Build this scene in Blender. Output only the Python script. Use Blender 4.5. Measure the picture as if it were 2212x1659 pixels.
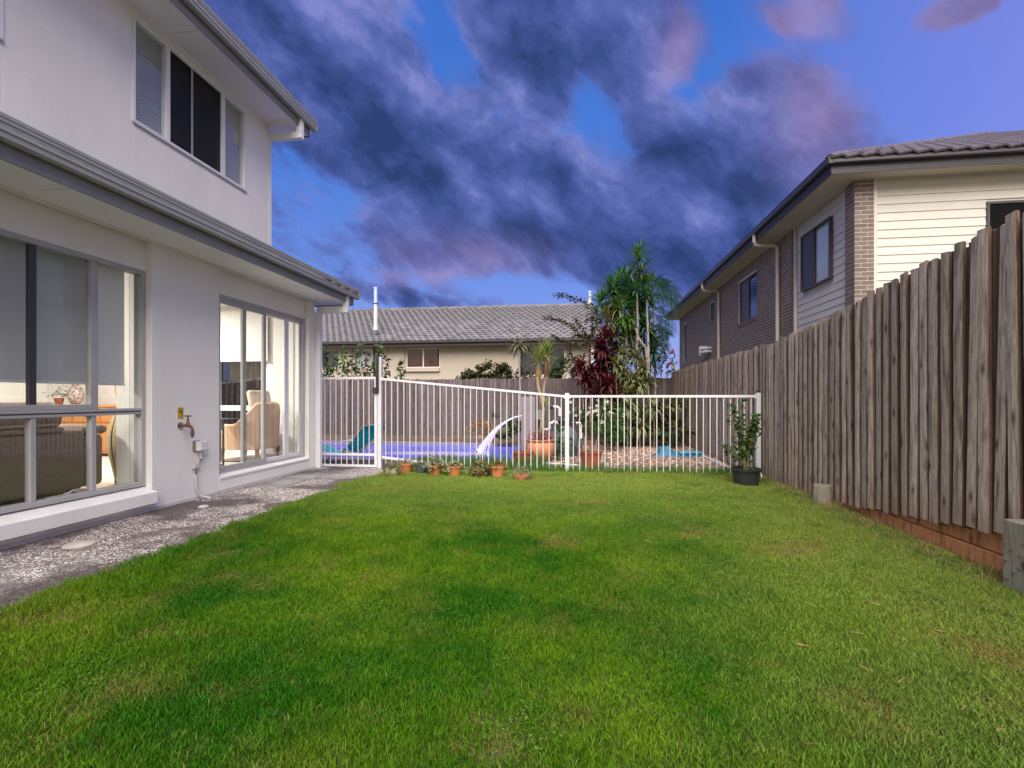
import bpy, bmesh, math, random
from math import radians as RAD, sin, cos, pi, atan2, sqrt
from mathutils import Vector, Matrix, Euler
random.seed(7)
R = random.Random(11)
for o in list(bpy.data.objects):
    bpy.data.objects.remove(o)
SC = bpy.context.scene
COL = SC.collection
# ------------------------------------------------------------------ camera
CAM_H = 1.2; YAW = RAD(7.85)
cam_d = bpy.data.cameras.new('camera'); cam = bpy.data.objects.new('camera', cam_d); COL.objects.link(cam)
cam.location = (0, 0, CAM_H); cam.rotation_euler = (RAD(90), 0, YAW)
cam_d.sensor_width = 36; cam_d.lens = 17.007; cam_d.shift_y = 0.0147
cam_d.clip_start = 0.05; cam_d.clip_end = 3000
SC.camera = cam
SC.view_settings.view_transform = 'Standard'; SC.view_settings.look = 'None'
SC.view_settings.exposure = 1.25; SC.view_settings.gamma = 1; SC.view_settings.use_curve_mapping = False
SC.cycles.max_bounces = 8; SC.cycles.transparent_max_bounces = 24
SC.cycles.sample_clamp_indirect = 6
try:
    SC.cycles.use_denoising = True
except Exception: pass
# ------------------------------------------------------------------ sun
SUN_DIR = Vector((0.07, -0.62, 0.74)).normalized()      # towards the sun: low in the west, behind the photographer
sun_d = bpy.data.lights.new('sun', 'SUN'); sun = bpy.data.objects.new('sun', sun_d); COL.objects.link(sun)
sun_d.energy = 3.1; sun_d.angle = RAD(60); sun_d.color = (1.0, 0.93, 0.83)
sun.rotation_euler = SUN_DIR.to_track_quat('Z', 'Y').to_euler(); sun.location = (0, -20, 20)

# ------------------------------------------------------------------ node helpers
class NT:
    def __init__(s, tree): s.t = tree; s.t.nodes.clear()
    def n(s, kind, **kw):
        nd = s.t.nodes.new(kind)
        ins = kw.pop('ins', {})
        for k, v in kw.items(): setattr(nd, k, v)
        for k, v in ins.items():
            if isinstance(v, bpy.types.NodeSocket): s.t.links.new(v, nd.inputs[k])
            elif v is not None: nd.inputs[k].default_value = v
        return nd
    def m(s, op, a, b=None, c=None, clamp=False):
        nd = s.t.nodes.new('ShaderNodeMath'); nd.operation = op; nd.use_clamp = clamp
        for i, v in enumerate((a, b, c)):
            if v is None: continue
            if isinstance(v, bpy.types.NodeSocket): s.t.links.new(v, nd.inputs[i])
            else: nd.inputs[i].default_value = v
        return nd.outputs[0]
    def mix(s, f, a, b, mode='MIX'):
        nd = s.t.nodes.new('ShaderNodeMix'); nd.data_type = 'RGBA'; nd.blend_type = mode
        for i, v in ((0, f), (6, a), (7, b)):
            if isinstance(v, bpy.types.NodeSocket): s.t.links.new(v, nd.inputs[i])
            else: nd.inputs[i].default_value = v if i == 0 else (tuple(v) + (1,))[:4]
        return nd.outputs[2]
    def ramp(s, f, stops):
        nd = s.t.nodes.new('ShaderNodeValToRGB'); s.t.links.new(f, nd.inputs[0])
        el = nd.color_ramp.elements
        while len(el) < len(stops): el.new(0.5)
        for e, (p, c) in zip(el, stops):
            e.position = p; e.color = (c, c, c, 1) if not hasattr(c, '__len__') else tuple(c) + (1,)
        return nd.outputs[0]
    def noise(s, vec, scale, detail=4, rough=.55, dist=0):
        nd = s.n('ShaderNodeTexNoise', ins={'Scale': scale, 'Detail': detail, 'Roughness': rough, 'Distortion': dist})
        if vec is not None: s.t.links.new(vec, nd.inputs['Vector'])
        return nd.outputs['Fac']
    def mapping(s, vec, scale=(1, 1, 1), rot=(0, 0, 0), loc=(0, 0, 0)):
        nd = s.n('ShaderNodeMapping', ins={'Vector': vec, 'Scale': scale, 'Rotation': rot, 'Location': loc})
        return nd.outputs[0]
    def l(s, a, b): s.t.links.new(a, b)

# ------------------------------------------------------------------ world: dusk sky with procedural clouds
W = bpy.data.worlds.new('World'); SC.world = W; W.use_nodes = True
w = NT(W.node_tree)
tc = w.n('ShaderNodeTexCoord').outputs['Generated']
sep = w.n('ShaderNodeSeparateXYZ', ins={0: tc})
X_, Y_, Z_ = sep.outputs
sky = w.n('ShaderNodeTexSky', sky_type='NISHITA')
sky.sun_disc = False; sky.sun_elevation = math.asin(SUN_DIR.z); sky.sun_rotation = atan2(SUN_DIR.x, SUN_DIR.y)
sky.ozone_density = 2.5; sky.air_density = 1.2; sky.dust_density = 0.4
az = w.m('ARCTAN2', X_, Y_)                                    # 0 = along the yard, + to the right
hyp = w.m('SQRT', w.m('ADD', w.m('MULTIPLY', X_, X_), w.m('MULTIPLY', Y_, Y_)))
el = w.m('ARCTAN2', Z_, hyp)
def px(u, v):
    a = math.atan((u - 1106) / 1045); e = math.atan((862 - v) / 1045 * cos(a)); return a - YAW, e
# clear sky: deep blue, paler and violet low down, lilac to the right, warm pale in the west behind the photographer
elc = w.m('MAXIMUM', el, 0.0)
base = w.ramp(w.m('DIVIDE', elc, 1.57), [(0.0, (.30, .34, .80)), (0.13, (.15, .26, .80)), (0.26, (.060, .20, .74)), (0.45, (.035, .15, .62)), (1.0, (.06, .14, .48))])
rightf = w.ramp(w.m('MULTIPLY_ADD', az, 1.0, 0.0), [(0.28, 0.0), (0.72, 1.0)])
base = w.mix(w.m('MULTIPLY', rightf, 0.62), base, (.30, .28, .86))
base = w.mix(0.18, base, w.mix(1.0, sky.outputs[0], (.09, .09, .09), 'MULTIPLY'))
warp = w.n('ShaderNodeTexNoise', ins={'Vector': tc, 'Scale': 3.2, 'Detail': 4.0})
wv = w.n('ShaderNodeVectorMath', operation='MULTIPLY_ADD', ins={0: warp.outputs['Color'], 1: (.11, .11, .11), 2: tc}).outputs[0]
# clouds streak from low in the middle up to the left
CR = RAD(-38)
wr = w.mapping(wv, rot=(0, CR, 0))                             # x' runs down the streaks
n1 = w.noise(w.mapping(wr, scale=(.75, 1, 2.0)), 2.4, 10, .64)
n2 = w.noise(w.mapping(wr, scale=(.7, 1, 1.7), loc=(3, 1, 2)), 6.5, 9, .66)
def blob(u, v, su, sv, rot=0, flat=False):
    a0, e0 = px(u, v)
    da = w.m('SUBTRACT', az, a0); de = w.m('SUBTRACT', el, e0)
    c, s_ = cos(rot), sin(rot)
    p = w.m('DIVIDE', w.m('ADD', w.m('MULTIPLY', da, c), w.m('MULTIPLY', de, s_)), su)
    q = w.m('DIVIDE', w.m('SUBTRACT', w.m('MULTIPLY', de, c), w.m('MULTIPLY', da, s_)), sv)
    r2 = w.m('ADD', w.m('MULTIPLY', p, p), w.m('MULTIPLY', q, q))
    if flat: r2 = w.m('POWER', r2, 1.8)
    return w.m('EXPONENT', w.m('MULTIPLY', r2, -1.0))
B = []
for a in [(600, 60, .55, .26, RAD(-46)), (820, 230, .50, .25, RAD(-44)), (1060, 400, .46, .155, RAD(-34)), (1180, 40, .32, .20, RAD(-34)), (1380, 80, .16, .10, RAD(-20)), (1660, 320, .20, .15, RAD(-20)), (1420, 410, .32, .17, RAD(-26)),
          (1520, 560, .20, .13, RAD(-14)), (860, 640, .20, .032, RAD(-7)), (960, 560, .15, .05, RAD(-14)), (1740, 30, .13, .045, RAD(-30)), (2070, 20, .07, .025, 0)]:
    B.append(w.m('MULTIPLY', blob(*a, flat=True), .72 if a[0] in (1740, 2070, 860) else 1.0))
acc = B[0]
for b in B[1:]: acc = w.m('MAXIMUM', acc, b)
front = w.ramp(w.m('MULTIPLY_ADD', Y_, .5, .5), [(0.45, 0.0), (0.75, 1.0)])       # where no cloud bank is seen, broken cloud goes on
bank = w.m('ADD', w.m('MULTIPLY', acc, front), w.m('MULTIPLY', w.m('SUBTRACT', 1.0, front), .45))
hole = w.m('MAXIMUM', blob(960, 110, .10, .045, RAD(-45)), w.m('MAXIMUM', blob(690, 430, .13, .07, RAD(-30)), w.m('MAXIMUM', blob(1290, 270, .12, .05, RAD(-60)), w.m('MAXIMUM', blob(1120, 625, .20, .035, RAD(-8)), blob(1500, 480, .05, .05, 0)))))
dens = w.m('SUBTRACT', w.m('ADD', w.m('MULTIPLY', bank, .50), w.m('ADD', w.m('MULTIPLY', n1, 1.0), w.m('MULTIPLY', n2, .55))), w.m('MULTIPLY', hole, .30))
cf = w.n('ShaderNodeMapRange', interpolation_type='SMOOTHSTEP', ins={0: dens, 1: .93, 2: 1.13}).outputs[0]
def shifted(dx, dz, sc_, det):
    return w.noise(w.mapping(wr, scale=(.85, 1, 1.4), loc=(dx, 0, dz)), sc_, det, .60)
rel = w.m('MULTIPLY_ADD', w.m('SUBTRACT', shifted(0, 0, 4.4, 9), shifted(.02, -.07, 4.4, 9)), 2.2, .5)
n3 = w.noise(w.mapping(wr, scale=(.8, 1, 1.5), loc=(7, 2, 5)), 8.0, 7, .58)
rel = w.m('ADD', rel, w.m('MULTIPLY', w.m('SUBTRACT', n3, .5), .5))
thick = w.n('ShaderNodeMapRange', interpolation_type='SMOOTHSTEP', ins={0: dens, 1: 1.0, 2: 1.42}).outputs[0]
tone = w.m('SUBTRACT', w.m('ADD', rel, .16), w.m('MULTIPLY', thick, .34), clamp=True)
ccol = w.ramp(tone, [(.10, (.026, .050, .165)), (.32, (.044, .076, .25)), (.52, (.072, .105, .34)), (.70, (.105, .145, .42)), (.95, (.20, .225, .55))])
pinkm = w.m('MULTIPLY', w.m('MAXIMUM', w.m('MAXIMUM', blob(1000, 550, .14, .04), blob(2060, 20, .10, .05)), w.m('MAXIMUM', w.m('MAXIMUM', blob(1760, 250, .08, .09), blob(1470, 110, .05, .05)), w.m('MAXIMUM', blob(1740, 40, .12, .05), blob(930, 600, .10, .02)))), w.m('SUBTRACT', 1.0, w.m('MULTIPLY', thick, .8)))
ccol = w.mix(w.m('MULTIPLY', pinkm, .5), ccol, (.42, .27, .46))
skycol = w.mix(cf, base, ccol)
# dusk: the western sky behind the photographer is pale and warm
west = w.ramp(w.m('MULTIPLY_ADD', Y_, -.5, .5), [(0.40, 0.0), (0.95, 1.0)])
skycol = w.mix(w.m('MULTIPLY', west, .9), skycol, (.95, .80, .66))
skycol = w.mix(w.ramp(Z_, [(0.49, 0.0), (0.5, 1.0)]) if False else 1.0, skycol, skycol)
bg = w.n('ShaderNodeBackground', ins={'Color': skycol, 'Strength': 0.46})
wo = w.n('ShaderNodeOutputWorld', ins={'Surface': bg.outputs[0]})

# ------------------------------------------------------------------ materials
M = {}
def newmat(name):
    m = bpy.data.materials.new(name); m.use_nodes = True; M[name] = m
    n = NT(m.node_tree); return m, n
def finish(n, bsdf_out): n.n('ShaderNodeOutputMaterial', ins={'Surface': bsdf_out})
def pm(name, col, rough=.6, col2=None, vs=6, vstr=1.0, bump=0, bs=60, metal=0, orand=0, stretch=(1, 1, 1), world=False, spec=.5, trans=0):
    m, n = newmat(name)
    tcn = n.n('ShaderNodeTexCoord'); vec = tcn.outputs['Object']
    if world: vec = n.n('ShaderNodeNewGeometry').outputs['Position']
    oi = n.n('ShaderNodeObjectInfo').outputs['Random']
    off = n.n('ShaderNodeVectorMath', operation='ADD', ins={0: vec, 1: n.n('ShaderNodeCombineXYZ', ins={0: n.m('MULTIPLY', oi, 37.0), 2: n.m('MULTIPLY', oi, 71.0)}).outputs[0]}).outputs[0] if orand else vec
    mp = n.mapping(off, scale=stretch)
    c2 = col2 or tuple(c * .82 for c in col)
    f = n.ramp(n.noise(mp, vs, 6, .6), [(.5 - .25 / vstr, 0.0), (.5 + .25 / vstr, 1.0)])
    c = n.mix(f, col, c2)
    if orand:
        c = n.mix(1.0, c, n.ramp(oi, [(0, 1 - orand), (1, 1 + orand)]), 'MULTIPLY')
    p = n.n('ShaderNodeBsdfPrincipled', ins={'Base Color': c, 'Roughness': rough, 'Metallic': metal, 'Specular IOR Level': spec})
    if bump:
        b = n.n('ShaderNodeBump', ins={'Height': n.noise(mp, bs, 4, .6), 'Strength': bump, 'Distance': .01}); n.l(b.outputs[0], p.inputs['Normal'])
    out = p.outputs[0]
    if trans:
        t = n.n('ShaderNodeBsdfTranslucent', ins={'Color': c}); mx = n.n('ShaderNodeMixShader', ins={0: trans, 1: out, 2: t.outputs[0]}); out = mx.outputs[0]
    finish(n, out); return m
pm('render', (.80, .785, .77), .85, (.72, .70, .685), 1.6, 1.1, .45, 140, stretch=(1.3, 1.3, .45))
pm('render_plinth', (.60, .59, .585), .85, (.46, .44, .43), 2.5, 1.2, .3, 120)
pm('soffit', (.80, .79, .78), .7, (.72, .71, .70), 2)
pm('gutter_grey', (.30, .305, .29), .42, (.25, .255, .245), 3, spec=.5)
pm('fascia_grey', (.24, .245, .24), .5, (.19, .195, .19), 2.5)
pm('frame_white', (.74, .74, .76), .4, (.68, .68, .70), 5)
pm('frame_grey', (.40, .395, .40), .45, (.34, .335, .34), 4)
pm('frame_dark', (.045, .045, .05), .4)
pm('room_white', (.85, .83, .79), .8, (.80, .78, .74), 2)
pm('room_floor', (.72, .66, .58), .3, (.66, .60, .52), 2)
pm('blind_grey', (.62, .62, .63), .85, (.56, .565, .57), 2, bump=.3, bs=300, trans=.15)
pm('blind_light', (.72, .72, .74), .85, (.66, .66, .69), 2, trans=.25)
pm('blind_white', (.82, .81, .79), .8, (.76, .75, .73), 3, trans=.25)
pm('slat_white', (.86, .84, .83), .6, (.72, .70, .68), 3, trans=.2)
pm('slat_brown', (.15, .04, .025), .5, (.10, .03, .02), 3)
pm('screen_dark', (.055, .05, .06), .55, (.07, .065, .075), 3)
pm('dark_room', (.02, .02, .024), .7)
pm('frame_bronze', (.05, .05, .058), .45)
pm('white_metal', (.64, .64, .67), .35, (.58, .58, .61), 6)
pm('post_white', (.60, .61, .65), .35, (.54, .55, .59), 4)
pm('black_plastic', (.018, .018, .02), .4, (.03, .03, .032), 12)
pm('grey_metal', (.32, .32, .33), .35, metal=.7)
pm('pvc_white', (.60, .60, .62), .4, (.62, .60, .60), 8)
pm('pvc_blue', (.10, .42, .52), .4)
pm('flue_blue', (.42, .55, .85), .4)
pm('brass', (.22, .115, .06), .45, (.11, .06, .035), 40, metal=.5, bump=.3)
pm('chrome', (.6, .6, .6), .2, metal=1)
pm('sign_yellow', (.72, .45, .02), .5); pm('sign_black', (.02, .015, .01), .5)
pm('box_white', (.72, .71, .74), .45, (.62, .60, .62), 10)
pm('putty', (.25, .22, .17), .8)
pm('conduit', (.52, .51, .52), .5, (.40, .38, .38), 8)
pm('conduit_dark', (.19, .19, .20), .6)
pm('terracotta', (.56, .205, .075), .75, (.44, .15, .055), 14, bump=.3, orand=.12)
pm('terracotta_pale', (.62, .27, .13), .8, (.48, .19, .09), 7, bump=.3)
pm('terracotta_dark', (.40, .11, .05), .7, (.30, .08, .035), 9, bump=.3)
pm('glaze_cream', (.40, .36, .23), .5, (.30, .27, .15), 14)
pm('pot_grey', (.075, .10, .10), .6, (.05, .07, .07), 10)
pm('pot_black', (.018, .020, .023), .45, (.035, .037, .04), 9, bump=.2)
pm('soil', (.05, .032, .02), .95, (.09, .06, .04), 40, bump=1)
pm('tank', (.10, .135, .14), .5, (.075, .10, .105), 5)
pm('hose_green', (.02, .07, .08), .5)
pm('pillar_paint', (.235, .20, .215), .8, (.20, .17, .185), 3)
pm('canvas_teal', (.01, .52, .60), .75, (.0, .42, .50), 8, trans=.25)
pm('canvas_teal_light', (.08, .55, .68), .75, (.05, .46, .58), 8, trans=.2)
pm('tube_metal', (.42, .43, .42), .35, (.34, .35, .34), 5, metal=.4)
pm('tarp_blue', (.015, .15, .27), .6, (.01, .09, .17), 9)
pm('tarp_pale', (.05, .28, .36), .6, (.03, .2, .28), 9)
pm('coping', (.27, .22, .25), .8, (.20, .165, .19), 9, bump=.4, orand=.12)
pm('concrete_lid', (.17, .165, .165), .8, (.24, .235, .23), 12, bump=.4)
pm('pvc_lid', (.42, .385, .335), .5, (.47, .43, .38), 8)
pm('cream_render', (.47, .41, .345), .85, (.41, .355, .30), 2.5, bump=.3, bs=120)
pm('brown_metal', (.055, .035, .045), .45, (.04, .028, .035), 2)
pm('dark_gutter', (.035, .030, .042), .4, (.045, .038, .052), 2)
pm('dark_fascia', (.05, .045, .06), .45, (.065, .06, .075), 2)
pm('cream_soffit', (.52, .475, .42), .75, (.45, .41, .36), 1.5)
pm('cream_pipe', (.56, .51, .44), .5, (.50, .45, .38), 4)
pm('board_cream', (.57, .54, .505), .65, (.52, .495, .465), 3, orand=.04)
pm('mortar', (.60, .55, .50), .9, (.52, .47, .43), 10, bump=.5, bs=80)
pm('brick_taupe', (.185, .14, .125), .85, (.14, .105, .095), 18, bump=.5, bs=90, orand=.20)
pm('tile_grey', (.25, .245, .265), .75, (.12, .118, .135), 5, bump=.4, bs=40, orand=.22)
pm('tile_dark', (.10, .085, .10), .6, (.06, .05, .06), 6, bump=.4, bs=40, orand=.2)
pm('ridge_grey', (.16, .145, .16), .7, (.11, .10, .11), 8, orand=.2)
pm('fabric_brown', (.24, .175, .14), .95, (.19, .135, .105), 25, bump=.4, bs=300)
pm('fabric_blush', (.62, .42, .30), .95, (.55, .36, .25), 25, bump=.3, bs=300)
pm('fabric_cream', (.75, .66, .52), .95, (.55, .46, .34), 9)
pm('wood_orange', (.55, .23, .06), .45, (.42, .16, .04), 3, stretch=(1, 12, 1))
pm('wood_leg', (.30, .13, .05), .5); pm('rattan', (.16, .11, .07), .6)
pm('pampas', (.66, .46, .27), .9, (.5, .33, .18), 20)
pm('cable_white', (.75, .78, .72), .5)
pm('trunk_pale', (.36, .30, .30), .85, (.22, .19, .19), 18, bump=.6, bs=60, stretch=(1, 1, 3))
pm('trunk_tan', (.40, .30, .20), .85, (.28, .20, .13), 20, bump=.6, bs=60)
pm('bark', (.12, .085, .06), .9, (.07, .05, .035), 14, bump=.7)
pm('cane', (.50, .30, .17), .7)
pm('petal_white', (.82, .80, .74), .7, trans=.3); pm('petal_red', (.42, .01, .02), .6); pm('petal_pink', (.50, .02, .12), .6)
def leafmat(name, c1, c2, orand=.25, rough=.5, trans=.3):
    pm(name, c1, rough, c2, 9, 1.2, orand=orand, trans=trans, spec=.35)
leafmat('leaf_green', (.04, .145, .025), (.075, .20, .04))
leafmat('leaf_green_bright', (.10, .20, .02), (.06, .15, .02))
leafmat('leaf_teal', (.06, .16, .10), (.04, .11, .06))
leafmat('leaf_olive', (.12, .12, .035), (.19, .165, .06))
leafmat('leaf_red', (.055, .008, .014), (.12, .016, .022))
leafmat('leaf_croton', (.20, .21, .055), (.12, .14, .035))
leafmat('leaf_boug', (.045, .065, .016), (.075, .06, .02))
leafmat('leaf_shrub', (.03, .085, .016), (.065, .14, .025))
leafmat('leaf_dark', (.022, .05, .016), (.04, .07, .022))
leafmat('leaf_grey', (.30, .30, .19), (.20, .23, .12))
leafmat('leaf_yucca', (.30, .32, .09), (.42, .40, .14))
leafmat('leaf_dry', (.42, .26, .10), (.30, .17, .07))
leafmat('leaf_pink', (.40, .16, .16), (.25, .09, .09))
# variegated strap leaf: cream edges, olive centre
m, n = newmat('leaf_variegated')
ob = n.n('ShaderNodeTexCoord').outputs['Object']; sx = n.n('ShaderNodeSeparateXYZ', ins={0: ob}).outputs[0]
oi = n.n('ShaderNodeObjectInfo').outputs['Random']
ed = n.ramp(n.m('ABSOLUTE', sx), [(.02, 0.0), (.034, 1.0)])
c = n.mix(ed, (.12, .14, .045), (.52, .47, .24)); c = n.mix(1.0, c, n.ramp(oi, [(0, .6), (1, 1.25)]), 'MULTIPLY')
p = n.n('ShaderNodeBsdfPrincipled', ins={'Base Color': c, 'Roughness': .5}); t = n.n('ShaderNodeBsdfTranslucent', ins={'Color': c})
finish(n, n.n('ShaderNodeMixShader', ins={0: .25, 1: p.outputs[0], 2: t.outputs[0]}).outputs[0])
# weathered paling timber
def woodmat(name, ca, cb, knot, warm, worand=.22, unit=(.02, .09, 2.05)):
    m, n = newmat(name)
    ob = n.mapping(n.n('ShaderNodeTexCoord').outputs['Object'], scale=unit); oi = n.n('ShaderNodeObjectInfo').outputs['Random']
    off = n.n('ShaderNodeVectorMath', operation='ADD', ins={0: ob, 1: n.n('ShaderNodeCombineXYZ', ins={0: n.m('MULTIPLY', oi, 41.0), 1: n.m('MULTIPLY', oi, 13.0), 2: n.m('MULTIPLY', oi, 93.0)}).outputs[0]}).outputs[0]
    g = n.noise(n.mapping(off, scale=(150, 150, 5)), 1.0, 6, .65, 1.0)
    g2 = n.noise(n.mapping(off, scale=(22, 22, 3.0)), 1.0, 4, .6)
    c = n.mix(n.ramp(g, [(.40, 0.0), (.62, 1.0)]), ca, cb)
    c = n.mix(n.ramp(g2, [(.50, 0.0), (.70, .75)]), c, tuple(x * .40 for x in ca))
    kv = n.n('ShaderNodeVectorMath', operation='MULTIPLY_ADD', ins={0: n.n('ShaderNodeTexNoise', ins={'Vector': off, 'Scale': 30.0}).outputs['Color'], 1: (.012, .012, .02), 2: off}).outputs[0]
    vor = n.n('ShaderNodeTexVoronoi', ins={'Vector': n.mapping(kv, scale=(9, 9, 4.0)), 'Scale': 1.0, 'Randomness': 1.0})
    kn = n.ramp(vor.outputs['Distance'], [(.06, 1.0), (.11, .75), (.19, .28), (.30, 0.0)])
    c = n.mix(n.m('MULTIPLY', kn, .92), c, knot)
    zz_ = n.n('ShaderNodeSeparateXYZ', ins={0: ob}).outputs[2]
    if unit[2] > 1: c = n.mix(n.m('MULTIPLY', n.ramp(n.m('ADD', zz_, n.m('MULTIPLY', g2, .35)), [(.12, 1.0), (.42, 0.0)]), .55), c, warm)
    wf = n.ramp(n.m('FRACT', n.m('MULTIPLY', oi, 17.3)), [(.86, 0.0), (1.0, .6)])
    c = n.mix(wf, c, warm)
    c = n.mix(1.0, c, n.ramp(oi, [(0, 1 - worand * 1.35), (1, 1 + worand)]), 'MULTIPLY')
    p = n.n('ShaderNodeBsdfPrincipled', ins={'Base Color': c, 'Roughness': .85, 'Specular IOR Level': .25})
    b = n.n('ShaderNodeBump', ins={'Height': g, 'Strength': .9, 'Distance': .004}); n.l(b.outputs[0], p.inputs['Normal'])
    finish(n, p.outputs[0]); return m
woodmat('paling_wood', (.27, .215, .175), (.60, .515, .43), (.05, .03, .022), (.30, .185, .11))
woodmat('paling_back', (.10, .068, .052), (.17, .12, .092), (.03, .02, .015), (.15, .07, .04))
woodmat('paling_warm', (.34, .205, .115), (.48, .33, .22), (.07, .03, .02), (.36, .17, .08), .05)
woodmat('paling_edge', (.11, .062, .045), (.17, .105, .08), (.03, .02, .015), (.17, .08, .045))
woodmat('fence_mauve', (.25, .205, .20), (.40, .335, .33), (.06, .04, .04), (.25, .18, .15))
woodmat('fence_mauve_back', (.12, .095, .095), (.17, .14, .14), (.05, .03, .03), (.14, .1, .08))
woodmat('sleeper_red', (.50, .20, .08), (.62, .30, .15), (.2, .07, .04), (.38, .15, .08), .05, (1, 1, 1))
woodmat('sleeper_grey', (.22, .20, .16), (.32, .30, .25), (.06, .05, .04), (.26, .22, .16), .05, (1, 1, 1))
# glass
def glassmat(name, tint, gl=1.0, rough=0.0):
    m, n = newmat(name)
    fc = n.n('ShaderNodeLayerWeight', ins={'Blend': .5}).outputs['Facing']
    f = n.m('MULTIPLY_ADD', n.m('POWER', fc, 4.0), .55 * gl, .035 * gl, clamp=True)
    t = n.n('ShaderNodeBsdfTransparent', ins={'Color': tint + (1,)}); g = n.n('ShaderNodeBsdfGlossy', ins={'Roughness': rough, 'Color': (1, 1, 1, 1)})
    finish(n, n.n('ShaderNodeMixShader', ins={0: f, 1: t.outputs[0], 2: g.outputs[0]}).outputs[0])
glassmat('glass', (.93, .95, .95)); glassmat('glass_dim', (.78, .79, .80)); glassmat('glass_screen', (.46, .46, .46), .25, .3)
# water
m, n = newmat('pool_water')
pos = n.n('ShaderNodeNewGeometry').outputs['Position']
nz = n.noise(n.mapping(pos, scale=(1, 1.6, 1)), 3.2, 4, .6, .6)
nl = n.noise(pos, 1.1, 3, .5)
c = n.mix(n.ramp(nl, [(.35, 0.0), (.7, 1.0)]), (.085, .12, .68), (.18, .21, .85))
# foam drifting from where the jet lands
d = n.n('ShaderNodeVectorMath', operation='DISTANCE', ins={0: n.mapping(pos, scale=(.34, 1.0, 0)), 1: (-3.6 * .34, 11.95, 0)}).outputs['Value']
fo = n.m('MULTIPLY', n.ramp(d, [(.15, 1.0), (.60, 0.0)]), n.ramp(nz, [(.35, .45), (.6, 1.0)]))
c = n.mix(fo, c, (.80, .72, .92))
p = n.n('ShaderNodeBsdfPrincipled', ins={'Base Color': c, 'Roughness': .12, 'IOR': 1.33})
b = n.n('ShaderNodeBump', ins={'Height': nz, 'Strength': .35, 'Distance': .05}); n.l(b.outputs[0], p.inputs['Normal'])
finish(n, p.outputs[0])
m, n = newmat('jet_water')
pos = n.n('ShaderNodeTexCoord').outputs['Object']
f = n.ramp(n.noise(n.mapping(pos, scale=(3, 30, 3)), 3, 4), [(.3, .18), (.7, .62)])
t = n.n('ShaderNodeBsdfTransparent'); pb = n.n('ShaderNodeBsdfPrincipled', ins={'Base Color': (.86, .82, .97, 1), 'Roughness': .15})
finish(n, n.n('ShaderNodeMixShader', ins={0: f, 1: t.outputs[0], 2: pb.outputs[0]}).outputs[0])
# exposed aggregate path
m, n = newmat('aggregate')
pos = n.n('ShaderNodeNewGeometry').outputs['Position']
wp = n.n('ShaderNodeVectorMath', operation='MULTIPLY_ADD', ins={0: n.n('ShaderNodeTexNoise', ins={'Vector': pos, 'Scale': 45.0}).outputs['Color'], 1: (.012, .012, 0), 2: pos}).outputs[0]
v1 = n.n('ShaderNodeTexVoronoi', ins={'Vector': n.mapping(wp, scale=(1, 1, .01)), 'Scale': 80.0})
hs = n.n('ShaderNodeSeparateColor', ins={0: v1.outputs['Color']}).outputs[0]
peb = n.ramp(hs, [(0.0, (.08, .055, .05)), (.30, (.19, .14, .125)), (.45, (.40, .33, .31)), (.65, (.68, .62, .58)), (1.0, (.86, .83, .80))])
c = n.mix(n.ramp(v1.outputs['Distance'], [(.45, 0.0), (.62, 1.0)]), peb, (.07, .05, .045))
lg = n.noise(pos, 1.3, 4, .6)
c = n.mix(n.ramp(lg, [(.47, 0.0), (.57, .85)]), c, (.055, .04, .038))
p = n.n('ShaderNodeBsdfPrincipled', ins={'Base Color': c, 'Roughness': .6})
b = n.n('ShaderNodeBump', ins={'Height': n.m('SUBTRACT', 1.0, v1.outputs['Distance']), 'Strength': .8, 'Distance': .006}); n.l(b.outputs[0], p.inputs['Normal'])
finish(n, p.outputs[0])
# lawn blades and soil
def lawn_colour(n, pos, rnd):
    big = n.noise(pos, .8, 4, .6); mid = n.noise(n.mapping(pos, loc=(4, 9, 0)), 1.9, 4, .6); pat = n.noise(n.mapping(pos, loc=(8, 3, 0)), 2.6, 5, .62)
    g = n.mix(n.ramp(big, [(.40, 0.0), (.60, 1.0)]), (.022, .122, .002), (.115, .220, .006))
    sp = n.n('ShaderNodeSeparateXYZ', ins={0: pos})
    # yellower turf right and far, its sunlit brightness painted into the colour
    side = n.m('MAXIMUM', n.ramp(n.m('ADD', sp.outputs[0], n.m('MULTIPLY', mid, 1.2)), [(1.0 / 1, 0.0), (2.6 / 1, 1.0)]) if False else n.m('SMOOTH_MIN', n.m('MAXIMUM', n.m('MULTIPLY_ADD', sp.outputs[0], .42, n.m('MULTIPLY_ADD', mid, .9, -.55)), 0.0), 1.0, .1),
               n.m('MINIMUM', n.m('MAXIMUM', n.m('MULTIPLY_ADD', sp.outputs[1], .28, n.m('MULTIPLY_ADD', mid, .5, -1.35)), 0.0), .8))
    g = n.mix(n.m('MINIMUM', side, 1.0), g, (.26, .34, .065))
    g = n.mix(n.m('MULTIPLY', n.ramp(mid, [(.55, 0.0), (.72, 1.0)]), .5), g, (.018, .105, .003))
    dry = n.m('MULTIPLY', n.ramp(pat, [(.56, 0.0), (.70, 1.0)]), n.ramp(rnd, [(.25, .25), (.75, 1.0)]))
    g = n.mix(n.m('MULTIPLY', dry, .35), g, (.30, .20, .07))
    g = n.mix(n.ramp(rnd, [(.92, 0.0), (.97, .6)]), g, (.26, .23, .08))
    return g
m, n = newmat('lawn_blades')
pos = n.n('ShaderNodeNewGeometry').outputs['Position']
ri = n.n('ShaderNodeNewGeometry').outputs['Random Per Island']
c = lawn_colour(n, pos, ri)
da = n.n('ShaderNodeAttribute', attribute_type='INSTANCER', attribute_name='dry').outputs['Fac']
c = n.mix(n.m('MULTIPLY', da, n.ramp(ri, [(.2, .15), (.8, .85)])), c, (.29, .19, .07))
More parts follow.
